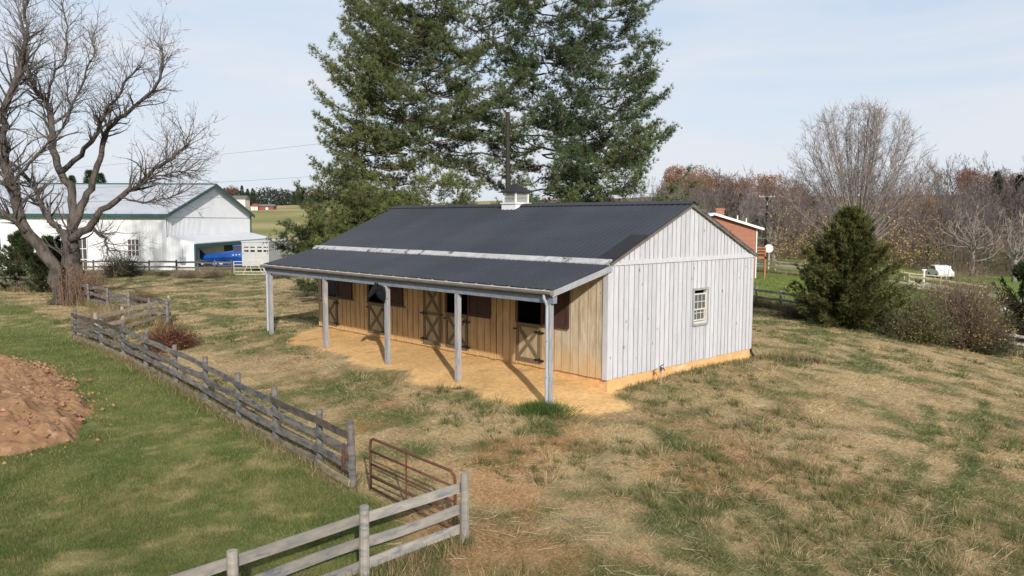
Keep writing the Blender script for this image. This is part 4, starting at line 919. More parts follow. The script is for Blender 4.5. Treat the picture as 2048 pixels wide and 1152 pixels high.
# ------------------------------------------------------------------ old bare tree on the left (limbs follow the photographed limbs, spread in depth)
TD = 44.0; tb = G(122, 607)
ot = thing('bare_tree', 'huge old bare tree with two thick leaning stems left of the white barn', 'tree', tuple(tb))
def LP(pts, d0, d1):
    k = len(pts); o = []
    for i, (x, y) in enumerate(pts): o.append(at(x * .5383, y * .5383, d0 + (d1 - d0) * i / (k - 1)) - tb)
    o = np.array(o); t = np.linspace(0, k - 1, k * 3); f = np.stack([np.interp(t, range(k), o[:, j]) for j in range(3)], -1)
    f[1:-1] += rng.normal(0, .05, (len(f) - 2, 3)); return f
t = Tree(.045, .0085)
D0 = tb[1]
limbs = [  # points in the upper-left survey crop, depth start/end, radii
    ([(228,1128),(212,1060),(198,985),(160,930),(95,862),(62,780),(42,685),(22,600),(8,500),(14,420),(58,300),(92,240)], -.3, -1.5, .50, .17, .7),
    ([(58,300),(80,230),(96,150),(94,60),(88,-60)], -1.2, -1.5, .16, .08, 0),
    ([(272,1120),(268,1020),(264,940),(262,870)], .5, .5, .66, .54, .55),
    ([(262,880),(272,800),(266,705),(226,640),(196,560),(186,470),(176,380),(128,325),(104,260),(100,150),(70,40)], .5, 1.6, .42, .08, 0),
    ([(262,880),(302,762),(340,690),(371,600),(381,525),(402,480),(470,420),(560,345),(602,290),(603,200),(600,170)], .5, 2.6, .36, .05, 0),
    ([(262,890),(330,842),(372,790),(440,735),(500,700),(560,640),(630,590),(680,550),(705,525)], .2, -2.0, .36, .04, 0),
    ([(226,640),(310,565),(370,482),(388,420),(420,380),(470,300),(520,250)], .9, -.6, .24, .05, 0),
    ([(262,880),(225,855),(175,800),(142,740),(130,690),(60,620),(-40,560)], .5, 2.6, .30, .10, 0),
    ([(340,850),(390,882),(405,930)], .2, -1.0, .17, .06, 0),
    ([(500,700),(560,660),(640,640),(700,632)], -1, -2.2, .12, .03, 0),
    ([(440,735),(520,750),(600,740),(660,720)], -1, -2.4, .10, .03, 0),
    ([(95,862),(30,800),(-60,740)], -1, -2, .22, .1, 0),
    ([(186,470),(250,420),(300,330),(340,220),(345,130)], 1.2, 2.6, .15, .04, 0),
    ([(42,685),(100,620),(150,560),(230,480),(260,400),(250,300)], -1.2, -2.8, .14, .04, 0),
    ([(176,380),(185,300),(240,220),(250,120),(230,20)], 1.5, 2.2, .13, .04, 0),
]
for pts, a, b, r0, r1, fl in limbs:
    sc_ = .80 if fl else .64
    P, r = t.limb(LP(pts, D0 + a, D0 + b), r0 * sc_, r1 * .8, 12 if r0 > .2 else 8, .07, fl)
    if len(pts) == 4 and r0 > .7: continue
    k = len(P)
    for i in range(int(k * (.42 if r0 > .3 else .25)), k):
        d = nrm(P[min(i + 1, k - 1)] - P[i - 1])
        nb = 3
        for q in range(nb):
            ax = nrm(np.cross(d, runit(1)[0])); a_ = R(rng.uniform(25, 65)); dd = d * math.cos(a_) + ax * math.sin(a_); dd[2] += .2
            ln = rng.uniform(.8, 2.2) * (.8 + .2 * i / k)
            t.grow(P[i], dd, ln, min(.06, max(.028, r[i] * .45)), 1, 4 if ln > 1.2 else 3, .18, .3, (2, 4), .66, (22, 52), .4)
o, c = t.finish(ot, M['bark_grey'], M['twig'])
c.build('crown', M['twig'], ot)
m = MB()      # vines, dead weeds round the base
A = np.stack([rng.normal(.9, .55, 420), rng.normal(-.1, .5, 420), np.full(420, -.1)], -1); d_ = np.stack([rng.normal(0, .25, 420), rng.normal(0, .25, 420), np.full(420, 1.)], -1); B = A + d_ * rng.uniform(.5, 2.3, (420, 1))
m.segs(A, B, .014, .006, 3, np.array((1.1, .8, .6)) * rng.uniform(.7, 1.5, (420, 1))); Q = B[rng.integers(0, 420, 1500)] + rng.normal(0, .3, (1500, 3)) - np.array([0, 0, .5]); m.tris(leaves(Q, .10), np.array((1.7, 1.0, .6)) * rng.uniform(.6, 1.3, (1500, 1)))
tag(m.build('dead_weeds', M['twig'], loc=tuple(gnd(tb[0] + .5, tb[1] - .2))), 'tall dead weeds and vines round the foot of the old bare tree', 'weeds')
# ------------------------------------------------------------------ white pines
def pine(name, label, px, d, H, Rm, h0, prof, colr, nwh=22, lean=(0, 0), group='tall pines behind the stable', sx=1., seed=0, dens=1.0, upc=.25, tl=.20, trunk_r=.26, side=None, z=None):
    p = at(px, 430, d); b = gnd(p[0], p[1]); root = thing(name, label, 'tree', tuple(b), 0, group)
    zs = np.linspace(-.3, H, 14); path = np.stack([lean[0] * (zs / H) ** 1.3 + .12 * np.sin(zs * .7 + seed), lean[1] * (zs / H) + .1 * np.cos(zs * .6 + seed), zs], -1)
    tm = MB(); tm.tube(path, trunk_r * (1 - .93 * np.clip(zs / H, 0, 1)) + .02, 10, rough=.03)
    F = []; Cc = []; bs = []; be_ = []; br = []
    for wi in range(nwh):
        h = h0 + (H - h0) * ((wi + rng.uniform(-.3, .3)) / nwh); h = min(max(h, h0), H - .1)
        tfr = (h - h0) / (H - h0); base = np.array([np.interp(h, zs, path[:, j]) for j in range(3)])
        for b_ in range(rng.integers(3, 6)):
            az = rng.uniform(0, 2 * math.pi); Ln = Rm * prof(tfr) * rng.uniform(.55, 1.12)
            if side is not None: Ln *= side(az, tfr)
            if Ln < .25: Ln = .25
            el = R(rng.uniform(-8, 14) + 38 * tfr ** 2); n = 9; s_ = np.linspace(0, 1, n)
            dv = np.array([math.cos(az), math.sin(az), 0]); wob = np.cumsum(rng.normal(0, .035, n))
            z_ = Ln * (math.sin(el) * s_ - .10 * np.sin(s_ * math.pi) + upc * s_ ** 2.5)
            pv = np.array([-dv[1], dv[0], 0])
            BP = base + dv * (Ln * math.cos(el) * s_)[:, None] + pv * (wob * Ln)[:, None] + np.array([0, 0, 1]) * z_[:, None]
            rb = max(.010, .0105 * Ln) * (1 - .85 * s_); tm.tube(BP, rb + .005, 5, cap=False)
            ns = max(5, int(Ln * 5.6 * dens)); tt_ = np.sqrt(rng.uniform(.06, 1, ns))
            for t_ in tt_:
                q = np.array([np.interp(t_, s_, BP[:, j]) for j in range(3)]); sd_ = rng.choice([-1, 1]); sl = Ln * .36 * (1.12 - t_) * rng.uniform(.5, 1.2) + .22
                dd = nrm(dv * rng.uniform(.3, .9) + pv * sd_ * rng.uniform(.4, 1.0) + np.array([0, 0, rng.uniform(-.05, .35)])); e_ = q + dd * sl
                bs.append(q); be_.append(e_); br.append(.007 + .002 * Ln)
                k = max(3, int(sl * 9 * dens)); u_ = rng.uniform(.2, 1.1, k); TP = q + dd * (sl * u_)[:, None] + rng.normal(0, .10, (k, 3)) + np.array([0, 0, .05])
                F.append(np.concatenate([TP, np.broadcast_to(dd + np.array([0, 0, .55]), (k, 3))], 1))
            F.append(np.concatenate([BP[-1:] , (dv + np.array([0, 0, .5]))[None]], 1))
    F = np.vstack(F); n = len(F); K = 16
    tm.segs(bs, be_, br, .006, 3); tm.build('trunk', M['bark_pine'], root)
    T = tufts(F[:, :3], F[:, 3:], K, tl * rng.uniform(.9, 1.5, n), .021, 1.05)
    base_c = np.array(colr); v = rng.uniform(.6, 1.35, (n, 1)) * (1 + .25 * (noise(F[:, 0] * 1 + 50, F[:, 2] + F[:, 1], 1.1, seed)[:, None] - .5) * 2)
    cc = base_c * v; dry = rng.random(n) < .035; cc[dry] = np.array((.16, .10, .045)) * rng.uniform(.7, 1.2, (dry.sum(), 1))
    m = MB(); m.tris(T, np.repeat(cc, K, 0)); m.build('crown', M['needle'], root)
    return root
full = lambda t: (1 - t) ** .55 * (.68 + .32 * min(1, t * 3.5)) if t < 1 else 0
open_ = lambda t: (1 - t) ** .6 * (.55 + .45 * math.sin(t * 9) ** 2)
gA, gB, gC = (.142, .166, .052), (.112, .146, .056), (.086, .126, .056)
left2 = lambda az, t: .98 * (1 if (math.cos(az) < -.3 or t > .22) else .35)
left = lambda az, t: .95 + .05 * max(0, -math.cos(az)) - .25 * max(0, math.cos(az))
right = lambda az, t: .98 + .06 * max(0, math.cos(az)) - .30 * max(0, -math.cos(az))
pine('pine_tree', 'thin leaning pine at the left edge of the pine group', 762, 45, 17.5, 5.0, 3.8, full, gA, 22, (-.5, 0), side=left, seed=1, trunk_r=.14)
pine('pine_tree', 'slender pine with olive crown, second from the left of the group', 812, 47, 25, 6.1, 4.6, full, gA, 33, (-.4, .3), side=left2, seed=2, trunk_r=.23, dens=1.05)
pine('pine_tree', 'pine with dark straight trunk, third from the left of the group', 850, 44, 25, 5.4, 8.3, full, gB, 27, (.4, .2), seed=3, trunk_r=.25, dens=1.05)
pine('pine_tree', 'sparse pine with pale trunk showing sky between its limbs', 962, 46, 23, 5.6, 6.6, open_, gB, 26, (-.3, .1), seed=4, trunk_r=.27, dens=.95)
pine('pine_tree', 'tall dense pine in the right half of the pine group', 1085, 48, 26, 6.2, 5.4, full, gC, 34, (.3, .2), seed=5, trunk_r=.30, dens=1.1)
pine('pine_tree', 'broad dark bluish pine forming the right edge of the group', 1185, 45, 25, 6.0, 2.4, full, gC, 37, (.6, .1), side=right, seed=6, trunk_r=.30, dens=1.15)
pine('pine_tree', 'shorter bushy pine in front on the right above the stable ridge', 1245, 41, 9.4, 4.6, 1.2, full, gB, 19, (.2, 0), side=right, seed=7, trunk_r=.15, dens=1.0)
pine('pine_tree', 'low spreading pine with horizontal boughs left of the cupola', 880, 41, 6.6, 4.4, 1.4, full, gA, 16, (0, 0), seed=8, trunk_r=.14)
pine('pine_tree', 'low dark evergreen with layered boughs beside the stable roof end', 672, 43, 7.2, 4.0, .3, full, (.07, .092, .036), 20, (-.1, 0), seed=9, trunk_r=.16, upc=.1, dens=1.15)
pine('pine_tree', 'low bright green evergreen bending over the far end of the stable', 735, 40.5, 5.8, 4.6, .9, full, (.125, .152, .046), 17, (0, 0), seed=10, trunk_r=.14, dens=1.25)
pine('pine_tree', 'small pine filling the gap just right of the cupola', 1080, 41, 6.4, 3.6, 1.0, full, gB, 13, (0, 0), seed=11, trunk_r=.13)
p = at(1014, 430, 43); b_ = gnd(p[0], p[1]); hs = at(1014, 224, 43)[2] - b_[2]
m = MB(); m.tube([(0, 0, -.2), (.05, 0, hs * .5), (.02, 0, hs)], [.17, .14, .11], 9, rough=.04); tag(m.build('bare_snag', M['pole'], loc=tuple(b_)), 'dark branchless pole standing among the pines above the cupola', 'pole')
# ------------------------------------------------------------------ eastern red cedar (right)
def cedar(name, label, b, H, Rr, colr, n=9000, group=None, lop=None, squash=1, seed=3, xtra=()):
    root = thing(name, label, 'tree', tuple(b), 0, group); tm = MB(); tm.tube([(0, 0, -.2), (0, 0, H * .9)], [.13, .02], 8)
    PP = []; DD = []; nb = max(60, n // 75); bsz = 75
    for i in range(nb + len(xtra)):
        if i < nb:
            h = H * (.02 + .96 * rng.uniform(0, 1) ** 1.25); tf = h / H; az = rng.uniform(0, 6.283); Ln = Rr * ((1 - tf) ** .72 * (.78 + .22 * min(1, tf * 4))) * rng.choice([.55, .8, 1.0, 1.2], p=[.25, .3, .27, .18]) + .25
            el = R(rng.uniform(8, 30) + 40 * tf)
        else: h, az, el, Ln = xtra[i - nb]
        d = np.array([math.cos(az) * math.cos(el), math.sin(az) * math.cos(el), math.sin(el)]); A = np.array([0, 0, h]) ; k = bsz
        t_ = rng.uniform(0, 1, k) ** .6; wd = .10 + .20 * Ln * (1.02 - t_) * .8
        P = A + d * (Ln * t_)[:, None] + np.array([0, 0, -.18 * Ln]) * (t_ * (1 - t_))[:, None] * 2 + rng.normal(0, 1, (k, 3)) * wd[:, None] * np.array([.55, .55, .38])
        tm.tube([A, A + d * Ln * .5 - (0, 0, .08 * Ln), A + d * Ln * .9], [.03, .02, .006], 4, cap=False)
        PP.append(P); DD.append(np.broadcast_to(d, (k, 3)) + rng.normal(0, .35, (k, 3)) + np.array([0, 0, .35]))
    P = np.vstack(PP); D = np.vstack(DD); P[:, 2] = np.maximum(P[:, 2], .05); n = len(P); tm.build('trunk', M['bark_pine'], root)
    K = 8; T = tufts(P, D, K, rng.uniform(.13, .30, n) * squash, .032 * squash, .6)
    bt_ = np.repeat(rng.uniform(.65, 1.35, len(PP)), bsz)[:, None]
    c = np.array(colr) * rng.uniform(.6, 1.35, (n, 1)) * bt_; br = rng.random(n) < .12; c[br] = np.array((.12, .085, .035)) * rng.uniform(.6, 1.2, (br.sum(), 1))
    m = MB(); m.tris(T, np.repeat(c, K, 0)); m.build('crown', M['needle'], root); return root
cb_ = G(1692, 655)
xt = [(.9, -.1, R(22), 3.4), (1.1, .15, R(26), 3.0), (.8, -.3, R(20), 3.1), (1.2, 3.1, R(12), 3.0), (2.6, 3.3, R(28), 2.4), (2.8, 2.9, R(24), 2.3), (2.2, 3.5, R(30), 2.4), (3.3, 3.0, R(20), 1.6), (3.0, 0, R(35), 1.8)]
cedar('cedar_tree', 'large dark green cedar standing right of the stable', cb_, 5.2, 2.6, (.095, .105, .032), 25000, xtra=xt)
cb2 = G(2078, 712); cedar('cedar_tree', 'dark evergreen whose boughs reach in at the right edge', cb2 + (1.0, 3.0, 0), 4.2, 2.3, (.03, .045, .018), 4500, seed=8)
# evergreen clump left of old tree
for px, py, H, Rr, lab in [(18, 585, 3.6, 2.4, 'dark evergreen bush behind the left dark fence'), (78, 590, 3.3, 2.0, 'dark evergreen bush right beside the leaning trunk of the old tree')]:
    b_ = G(px, py); b_ = gnd(b_[0], b_[1] + 1.6); cedar('evergreen_bush', lab, b_, H, Rr, (.040, .058, .022), 5200, seed=int(px), squash=1.1)
# ------------------------------------------------------------------ round bare tree behind the cedar, with yellow leaves low down
bt = at(1712, 500, 84); bt = gnd(bt[0], bt[1]); rt = thing('bare_tree', 'tall round crowned bare tree rising behind the cedar', 'tree', tuple(bt))
t = Tree(.05, .012); Hc = at(1712, 205, 84)[2] - bt[2]
ctr = np.array([at(1706, 345, 84)[0] - bt[0], 0, at(1706, 345, 84)[2] - bt[2]]); ax_ = np.array([8.9, 7.4, Hc - ctr[2]])
env = lambda q: (((q - ctr) / ax_) ** 2).sum() < 1.0
t.limb([(0, 0, -.5), (0, 0, 2), (.1, 0, 4.2)], .45, .36, 10)
for k in range(62):
    a = rng.uniform(0, 2 * math.pi); th = R(rng.uniform(0, 112)); tg = ctr + ax_ * np.array([math.cos(a) * math.sin(th), math.sin(a) * math.sin(th), math.cos(th)]) * rng.uniform(.72, .93)
    st_ = np.array([0, 0, rng.uniform(1.6, 4.8)]) ; n = 11; u_ = np.linspace(0, 1, n)[:, None]; hz_ = (tg - st_) * (1, 1, 0); cm = st_ + (tg - st_) * .5 + hz_ * .10 - np.array([0, 0, .06 * np.linalg.norm(hz_)])
    P = (1 - u_) ** 2 * st_ + 2 * u_ * (1 - u_) * cm + u_ ** 2 * tg; P[1:] += np.cumsum(rng.normal(0, .05, (n - 1, 3)), 0)
    L_ = np.linalg.norm(tg - st_); r = np.linspace(rng.uniform(.06, .11), .014, n); t.tr.tube(P, r, 6, cap=False)
    for i in range(4, n):
        for q_ in range(2 if i < 7 else 4):
            dl = nrm(P[i] - P[i - 1]); ax = nrm(np.cross(dl, runit(1)[0])); an = R(rng.uniform(18, 42)); d2 = dl * math.cos(an) + ax * math.sin(an); d2[2] += .08
            t.grow(P[i], d2, rng.uniform(1.2, 2.2) * (1.1 - .35 * i / n), .019, 1, 3, .10, .2, (3, 4), .68, (20, 45), .4, env)
o, c = t.finish(rt, M['bark_pale'], M['twig'], (1.6, 1.48, 1.45)); c.build('crown', M['twig'], rt)
n = 5200; a = rng.uniform(0, 2 * math.pi, n); rr = rng.uniform(.25, 1, n) ** .6; z_ = 1 + np.abs(rng.normal(0, 3.0, n)); P = np.stack([np.cos(a) * rr * 9.2, np.sin(a) * rr * 7, z_ + rng.normal(0, .8, n)], -1)
kk = noise(P[:, 0] + 40, P[:, 2] + P[:, 1], 1.3, 77) > .42; P = P[kk]; m = MB(); m.tris(leaves(P, rng.uniform(.14, .28, len(P))), np.array((.44, .29, .11)) * rng.uniform(.5, 1.25, (len(P), 1))); m.build('leaves', M['leaf'], rt)
# ------------------------------------------------------------------ woods: a few kinds, then individual copies
def proto_bare(H, seed, col, dens=1.0, pale=False, spread=(20, 50)):
    r = thing('bare_tree', 'x', 'tree', (0, 0, 0)); t = Tree(.07, .026, dens); t.limb([(0, 0, -.5), (.1, 0, H * .2), (0, .1, H * .4)], .24, .17, 6)
    for k in range(8):
        a = rng.uniform(0, 2 * math.pi); ti = R(rng.uniform(12, 62)); d = (math.cos(a) * math.sin(ti), math.sin(a) * math.sin(ti), math.cos(ti)); t.grow((0, 0, H * rng.uniform(.18, .5)), d, H * rng.uniform(.28, .42), .10, 1, 5, .3, .25, (3, 4), .64, spread, .4)
    o, c = t.finish(r, M['bark_pale'] if pale else M['bark_grey'], M['twig'], col); c.build('crown', M['twig'], r); return r
def proto_leafy(H, col, n, sz):
    r = thing('oak_tree', 'x', 'tree', (0, 0, 0)); tm = MB(); tm.tube([(0, 0, -.5), (0, 0, H * .6)], [.25, .12], 6); tm.build('trunk', M['bark_grey'], r)
    cs = [np.array([rng.normal(0, H * .15), rng.normal(0, H * .15), H * rng.uniform(.42, .85)]) for _ in range(16)]; P = []
    for c_ in cs: P.append(c_ + runit(n // 16) * (H * .15 * rng.uniform(.4, 1, (n // 16, 1)) ** .5))
    P = np.vstack(P); m = MB(); m.tris(leaves(P, sz * rng.uniform(.6, 1.3, len(P))), np.array(col) * rng.uniform(.6, 1.35, (len(P), 1))); m.build('crown', M['leaf'], r); return r
def proto_ever(H, col, n):
    r = thing('evergreen_tree', 'x', 'tree', (0, 0, 0)); tm = MB(); tm.tube([(0, 0, -.5), (0, 0, H * .95)], [.22, .03], 6); tm.build('trunk', M['bark_pine'], r)
    t_ = rng.uniform(.12, 1, n); az = rng.uniform(0, 6.283, n); rr = H * .26 * (1 - t_) ** .7 * rng.uniform(.4, 1.05, n) * (.7 + .5 * noise(np.cos(az) * 2 + 5, t_ * 8, 1, 3)); P = np.stack([np.cos(az) * rr, np.sin(az) * rr, t_ * H], -1)
    D = np.stack([np.cos(az), np.sin(az), np.full(n, .5)], -1); T = tufts(P, D, 5, .7, .13, .6); m = MB(); m.tris(T, np.repeat(np.array(col) * rng.uniform(.6, 1.4, (n, 1)), 5, 0)); m.build('crown', M['needle'], r); return r
pb = [proto_bare(15, 1, (1.15, 1.08, 1.06)), proto_bare(16, 2, (.95, .89, .88)), proto_bare(14, 3, (1.6, 1.5, 1.42), pale=True), proto_bare(13, 4, (1.1, .96, .90), 1.0)]
pl_ = [proto_leafy(16, (.27, .125, .06), 9500, .36), proto_leafy(15, (.18, .10, .07), 9000, .36), proto_leafy(16, (.28, .175, .085), 9000, .36)]
pe_ = [proto_ever(15, (.040, .062, .026), 1500), proto_ever(13, (.055, .075, .030), 1400)]
used = set()
def place(pr, x, y, sc, lab, grp=None):
    o = pr if pr.name not in used else None
    loc = (x, y, z1(x, y) - .2); rz = rng.uniform(0, 6.28)
    if o is not None: used.add(pr.name); o.location = loc; o.rotation_euler = (0, 0, rz); o.scale = (sc, sc, sc); o['label'] = lab
    else: o = dup(pr, loc, rz, sc, lab)
    if grp: o['group'] = grp
    elif 'group' in o: del o['group']
    return o
GB = 'bare trees of the wood beyond the drive'; zc = {}
ORD = ['first', 'second', 'third', 'fourth', 'fifth', 'sixth', 'seventh', 'eighth', 'ninth', 'tenth', 'eleventh', 'twelfth', 'thirteenth', 'fourteenth']
ZN = ['above the stable gable', 'above the brick house', 'right of the utility pole', 'behind the round bare tree', 'right of the round bare tree', 'at the right edge']
for row, (y, sc, n) in enumerate([(120, .72, 22), (132, .85, 22), (146, .95, 22), (165, 1.0, 22), (190, 1.05, 22), (225, 1.1, 22), (260, 1.15, 20)]):
    xl = (1330 - 1024) / FP * y - 6; xr = (2075 - 1024) / FP * y + 10
    for i in range(n):
        x = xl + (xr - xl) * (i + rng.uniform(.1, .9)) / n; yy = y + rng.uniform(-6, 6)
        if row < 2 and x < 24 and row == 0 and i < 1: continue
        if math.hypot(x - 42, yy - 195) < 16: continue
        k = rng.choice(4, p=[.34, .34, .12, .20]); px = 1024 + x / yy * FP
        cap = .92 if 1600 < px < 1850 else (.78 if px < 1600 and row > 3 else 1.0)
        zi = 0 if px < 1425 else 1 if px < 1530 else 2 if px < 1640 else 3 if px < 1780 else 4 if px < 1930 else 5
        zc[(row, zi)] = zc.get((row, zi), 0) + 1
        place(pb[k], x, yy, sc * cap * rng.uniform(.8, 1.08), '%s %s tree, %s row of wood %s' % (ORD[zc[(row, zi)] - 1], 'pale limbed' if k == 2 else 'leafless grey', ORD[row], ZN[zi]), GB)
for px, y, k, sc, lab in [(1352,215,0,1.12,'orange leaved oak first on the ridge right of the pines'),(1392,232,2,1.12,'golden brown oak second along the ridge right of the pines'),(1432,236,1,1.12,'dull red oak third along the wooded ridge'),(1462,240,1,1.0,'brown red oak fourth along the wooded ridge, lower than its neighbours'),
                       (1528,205,0,1.0,'orange oak standing out left of the utility pole top'),(1560,200,1,.95,'brown oak just right of the utility pole top'),(1592,190,1,.85,'brown oak between utility pole and round bare tree'),(1840,180,2,.85,'golden brown oak just right of the round bare tree'),(1805,175,0,.7,'rusty oak low behind the right side of the round bare tree'),(1930,230,0,1.0,'rusty oak on the skyline in the right part of the wood'),(2000,215,1,1.05,'brown oak on the skyline near the right edge')]:
    x = (px - 1024) / FP * y; place(pl_[k], x, y, sc, lab)
for px, y, k, sc, lab in [(1478,170,0,.72,'dark pine on the wooded slope above the brick house roof'),(1505,175,1,.74,'green pine beside another above the brick house'),(1540,160,0,.7,'dark pine behind the utility pole'),(1578,165,1,.66,'green pine right of the utility pole in the wood'),(1625,170,0,.66,'dark pine low behind the left of the round bare tree'),
                       (1985,200,0,1.0,'dark pine on the skyline at the right'),(2030,190,1,1.1,'tall pine poking above the skyline at the right edge'),(2062,185,0,1.15,'dark pine cut by the right edge of the picture')]:
    x = (px - 1024) / FP * y; place(pe_[k], x, y, sc, lab)
# two pale sycamores in front of the wood
for px, y, sc, lab in [(1545, 92, .62, 'pale twisted bare tree beside the satellite dish'), (1945, 108, .82, 'spreading pale limbed bare tree in front of the wood at right'), (2030, 100, .8, 'pale limbed bare tree at the right edge before the wood')]:
    t = Tree(.05, .02); x = (px - 1024) / FP * y; r = thing('sycamore_tree', lab, 'tree', (x, y, z1(x, y) - .2)); H = 15 * sc; t.limb([(0, 0, -.5), (.1, 0, H * .15), (0, .1, H * .32)], .42 * sc, .3 * sc, 8)
    for k in range(11):
        a = rng.uniform(0, 6.28); ti = R(rng.uniform(20, 85)); d = (math.cos(a) * math.sin(ti), math.sin(a) * math.sin(ti), math.cos(ti)); t.grow((0, 0, H * rng.uniform(.18, .33)), d, H * rng.uniform(.3, .5), .13 * sc, 1, 4, .25, .4, (3, 4), .62, (25, 60), .4)
    o, c = t.finish(r, M['bark_pale'], M['twig'], (2.3, 2.1, 1.9)); c.build('crown', M['twig'], r)
# undergrowth along the foot of the wood
n = 30000; x = rng.uniform(10, 100, n); y = rng.uniform(112, 150, n); kk = (x / y > .16) & (x / y < .72); x, y = x[kk], y[kk]; n = len(x); z = tz(x, y) + rng.uniform(0, 1, n) ** 1.5 * 3.2 * (.4 + noise(x, y, 5, 4)); P = np.stack([x, y, z], -1)
m = MB(); m.tris(blades(P, runit(n) + np.array([0, 0, .8]), rng.uniform(.4, 1.1, n), .07), lerp(A_(.15,.115,.085), A_(.10,.10,.045), noise(x, y, 6, 8) * 1.3) * rng.uniform(.6, 1.3, (n, 1)))
u_ = m.build('undergrowth', M['leaf']); u_['kind'] = 'stuff'
# far wooded skyline on the left (600 m away) as one mass, with single evergreens before it
n = 26000; x = rng.uniform(-330, -90, n); y = 668 + rng.uniform(-8, 20, n); z = tz(x, y) + rng.uniform(0, 1, n) * 16 * (.55 + .6 * noise(x, y, 14, 3)); P = np.stack([x, y, z], -1)
m = MB(); m.tris(leaves(P, rng.uniform(1.2, 2.6, n)), lerp(A_(.13,.105,.09), A_(.05,.065,.04), (noise(x, y, 22, 6) - .35) * 4) * rng.uniform(.6, 1.3, (n, 1))); fw_ = m.build('far_woods', M['leaf']); fw_['kind'] = 'stuff'
ec = 0
for i, px in enumerate([440,452,462,474,487,498,508,590,598,606]):
    y = 610 + rng.uniform(-15, 15); x = (px - 1024) / FP * y; k = i % 2
    if px == 462: place(pl_[1], x, y, 1.1, 'dark reddish tree on the far skyline right of the barn peak')
    else: place(pe_[k], x, y, rng.uniform(.85, 1.2), ORD[ec] + ' small dark evergreen from the left on the far hilltop', 'evergreens on the far hilltop'); ec += 1
for i, (px, y, sc, k) in enumerate([(20,160,.8,0),(60,150,.7,1),(150,150,.8,0),(185,150,1.0,1),(208,155,.85,0),(320,170,.62,1)]):
    x = (px - 1024) / FP * y; place(pe_[k], x, y, sc, ORD[i] + ' evergreen top from the left above the white barn roof', 'evergreens behind the white barn')
for i, (px, y) in enumerate([(100,140),(255,150),(285,155)]):
    x = (px - 1024) / FP * y; place(pl_[1], x, y, .7, ORD[i] + ' brown tree crown from the left above the white barn roof', 'brown trees behind the white barn')
# ------------------------------------------------------------------ shrubs
def shrub(name, label, b, rx, rz_, twc, lfc, ntw, nlf, lsz=.06, cat='shrub', up=.6, group=None, tr=.008):
    r = thing(name, label, cat, tuple(b), 0, group); d = runit(ntw); d[:, 2] = np.abs(d[:, 2]) * up + .15; d /= np.linalg.norm(d, axis=1)[:, None]
    L_ = rng.uniform(.5, 1.05, (ntw, 1)); E = d * L_ * np.array([rx, rx, rz_]); S0 = E * rng.uniform(0, .35, (ntw, 1)) + rng.normal(0, .08, (ntw, 3)) * np.array([1, 1, 0]); Mi = (S0 + E) / 2 + rng.normal(0, .08 * rx, (ntw, 3))
    m = MB(); c = np.array(twc) * rng.uniform(.6, 1.4, (ntw, 1)); m.segs(S0, Mi, tr * 1.3, tr, 3, c); m.segs(Mi, E, tr, tr * .4, 3, c)
    k = rng.integers(0, ntw, ntw * 2); q = Mi[k] + (E[k] - Mi[k]) * rng.uniform(0, 1, (ntw * 2, 1)); m.segs(q, q + (d[k] + runit(ntw * 2) * .9) * rx * .2, tr * .6, tr * .3, 3, c[k]); m.build('twigs', M['leaf'], r)
    if nlf:
        k = rng.integers(0, ntw, nlf); q = S0[k] + (E[k] - S0[k]) * rng.uniform(.25, 1.08, (nlf, 1)) + rng.normal(0, .07 * rx, (nlf, 3)); q[:, 2] = np.abs(q[:, 2])
        lf_ = np.array(lfc); cc = lf_[rng.integers(0, len(lf_), nlf)] * rng.uniform(.6, 1.3, (nlf, 1)); m = MB(); m.tris(leaves(q, lsz * rng.uniform(.6, 1.4, nlf)), cc); m.build('leaves', M['leaf'], r)
    return r
shrub('dead_shrub', 'red brown leafy dead shrub heap in front of the pale fence', G(338, 700), 1.05, 1.0, (.13,.07,.045), [(.20,.085,.045),(.26,.12,.06),(.14,.06,.035)], 700, 3800, .085)
shrub('dead_shrub', 'small orange brown shrub behind the grey sagging fence', G(285, 606), .9, .8, (.20,.12,.07), [(.30,.15,.07),(.24,.13,.07)], 300, 700, .08)
shrub('shrub', 'sparse green shrub in front of the white barn wall', G(245, 553), 1.9, 2.4, (.12,.09,.07), [(.07,.09,.035),(.10,.12,.05)], 500, 3000, .11, tr=.014)
shrub('dead_shrub', 'low brown weeds heaped along the near end of the left fence', G(300, 722), .7, .35, (.25,.15,.09), [(.34,.19,.10)], 200, 700, .07)
shrub('shrub', 'dry tan brush tangled round the corner of the pale fence', G(205, 655), 1.3, 1.1, (.30,.22,.14), [(.30,.22,.13)], 450, 500, .06)
for i, (px, py, rx, rz_, cc, nl, lab) in enumerate([
    (1845, 690, 1.8, 2.5, [(.10,.12,.04),(.15,.16,.05),(.24,.20,.07)], 7500, 'low green thicket just right of the cedar'),
    (1935, 702, 2.3, 4.3, [(.46,.33,.08),(.16,.14,.05),(.26,.17,.08)], 6500, 'tall brown twiggy bush dotted with yellow leaves near the right edge'),
    (1880, 680, 1.8, 3.1, [(.20,.18,.05),(.12,.13,.04)], 6000, 'olive bush with yellowing leaves between thicket and twiggy bush'),
    (1985, 712, 1.5, 1.7, [(.045,.065,.022),(.07,.08,.03)], 6500, 'dark green bush before the fence at the right edge'),
    (1600, 640, 1.1, .8, [(.22,.17,.08),(.12,.13,.05)], 900, 'dry brush at the left foot of the cedar'),
    (1790, 676, 1.0, 1.2, [(.10,.11,.04),(.15,.13,.05)], 1500, 'small green brush at the right foot of the cedar')]):
    b_ = G(px, py); shrub('bush', lab, gnd(b_[0], b_[1] + .6), rx, rz_, (.17,.125,.10) if 'brown' in lab or 'dry' in lab else (.11,.10,.065), cc, int((520 if 'brown' in lab else 300) * rx), nl, .085, 'bush', .9, tr=.009)
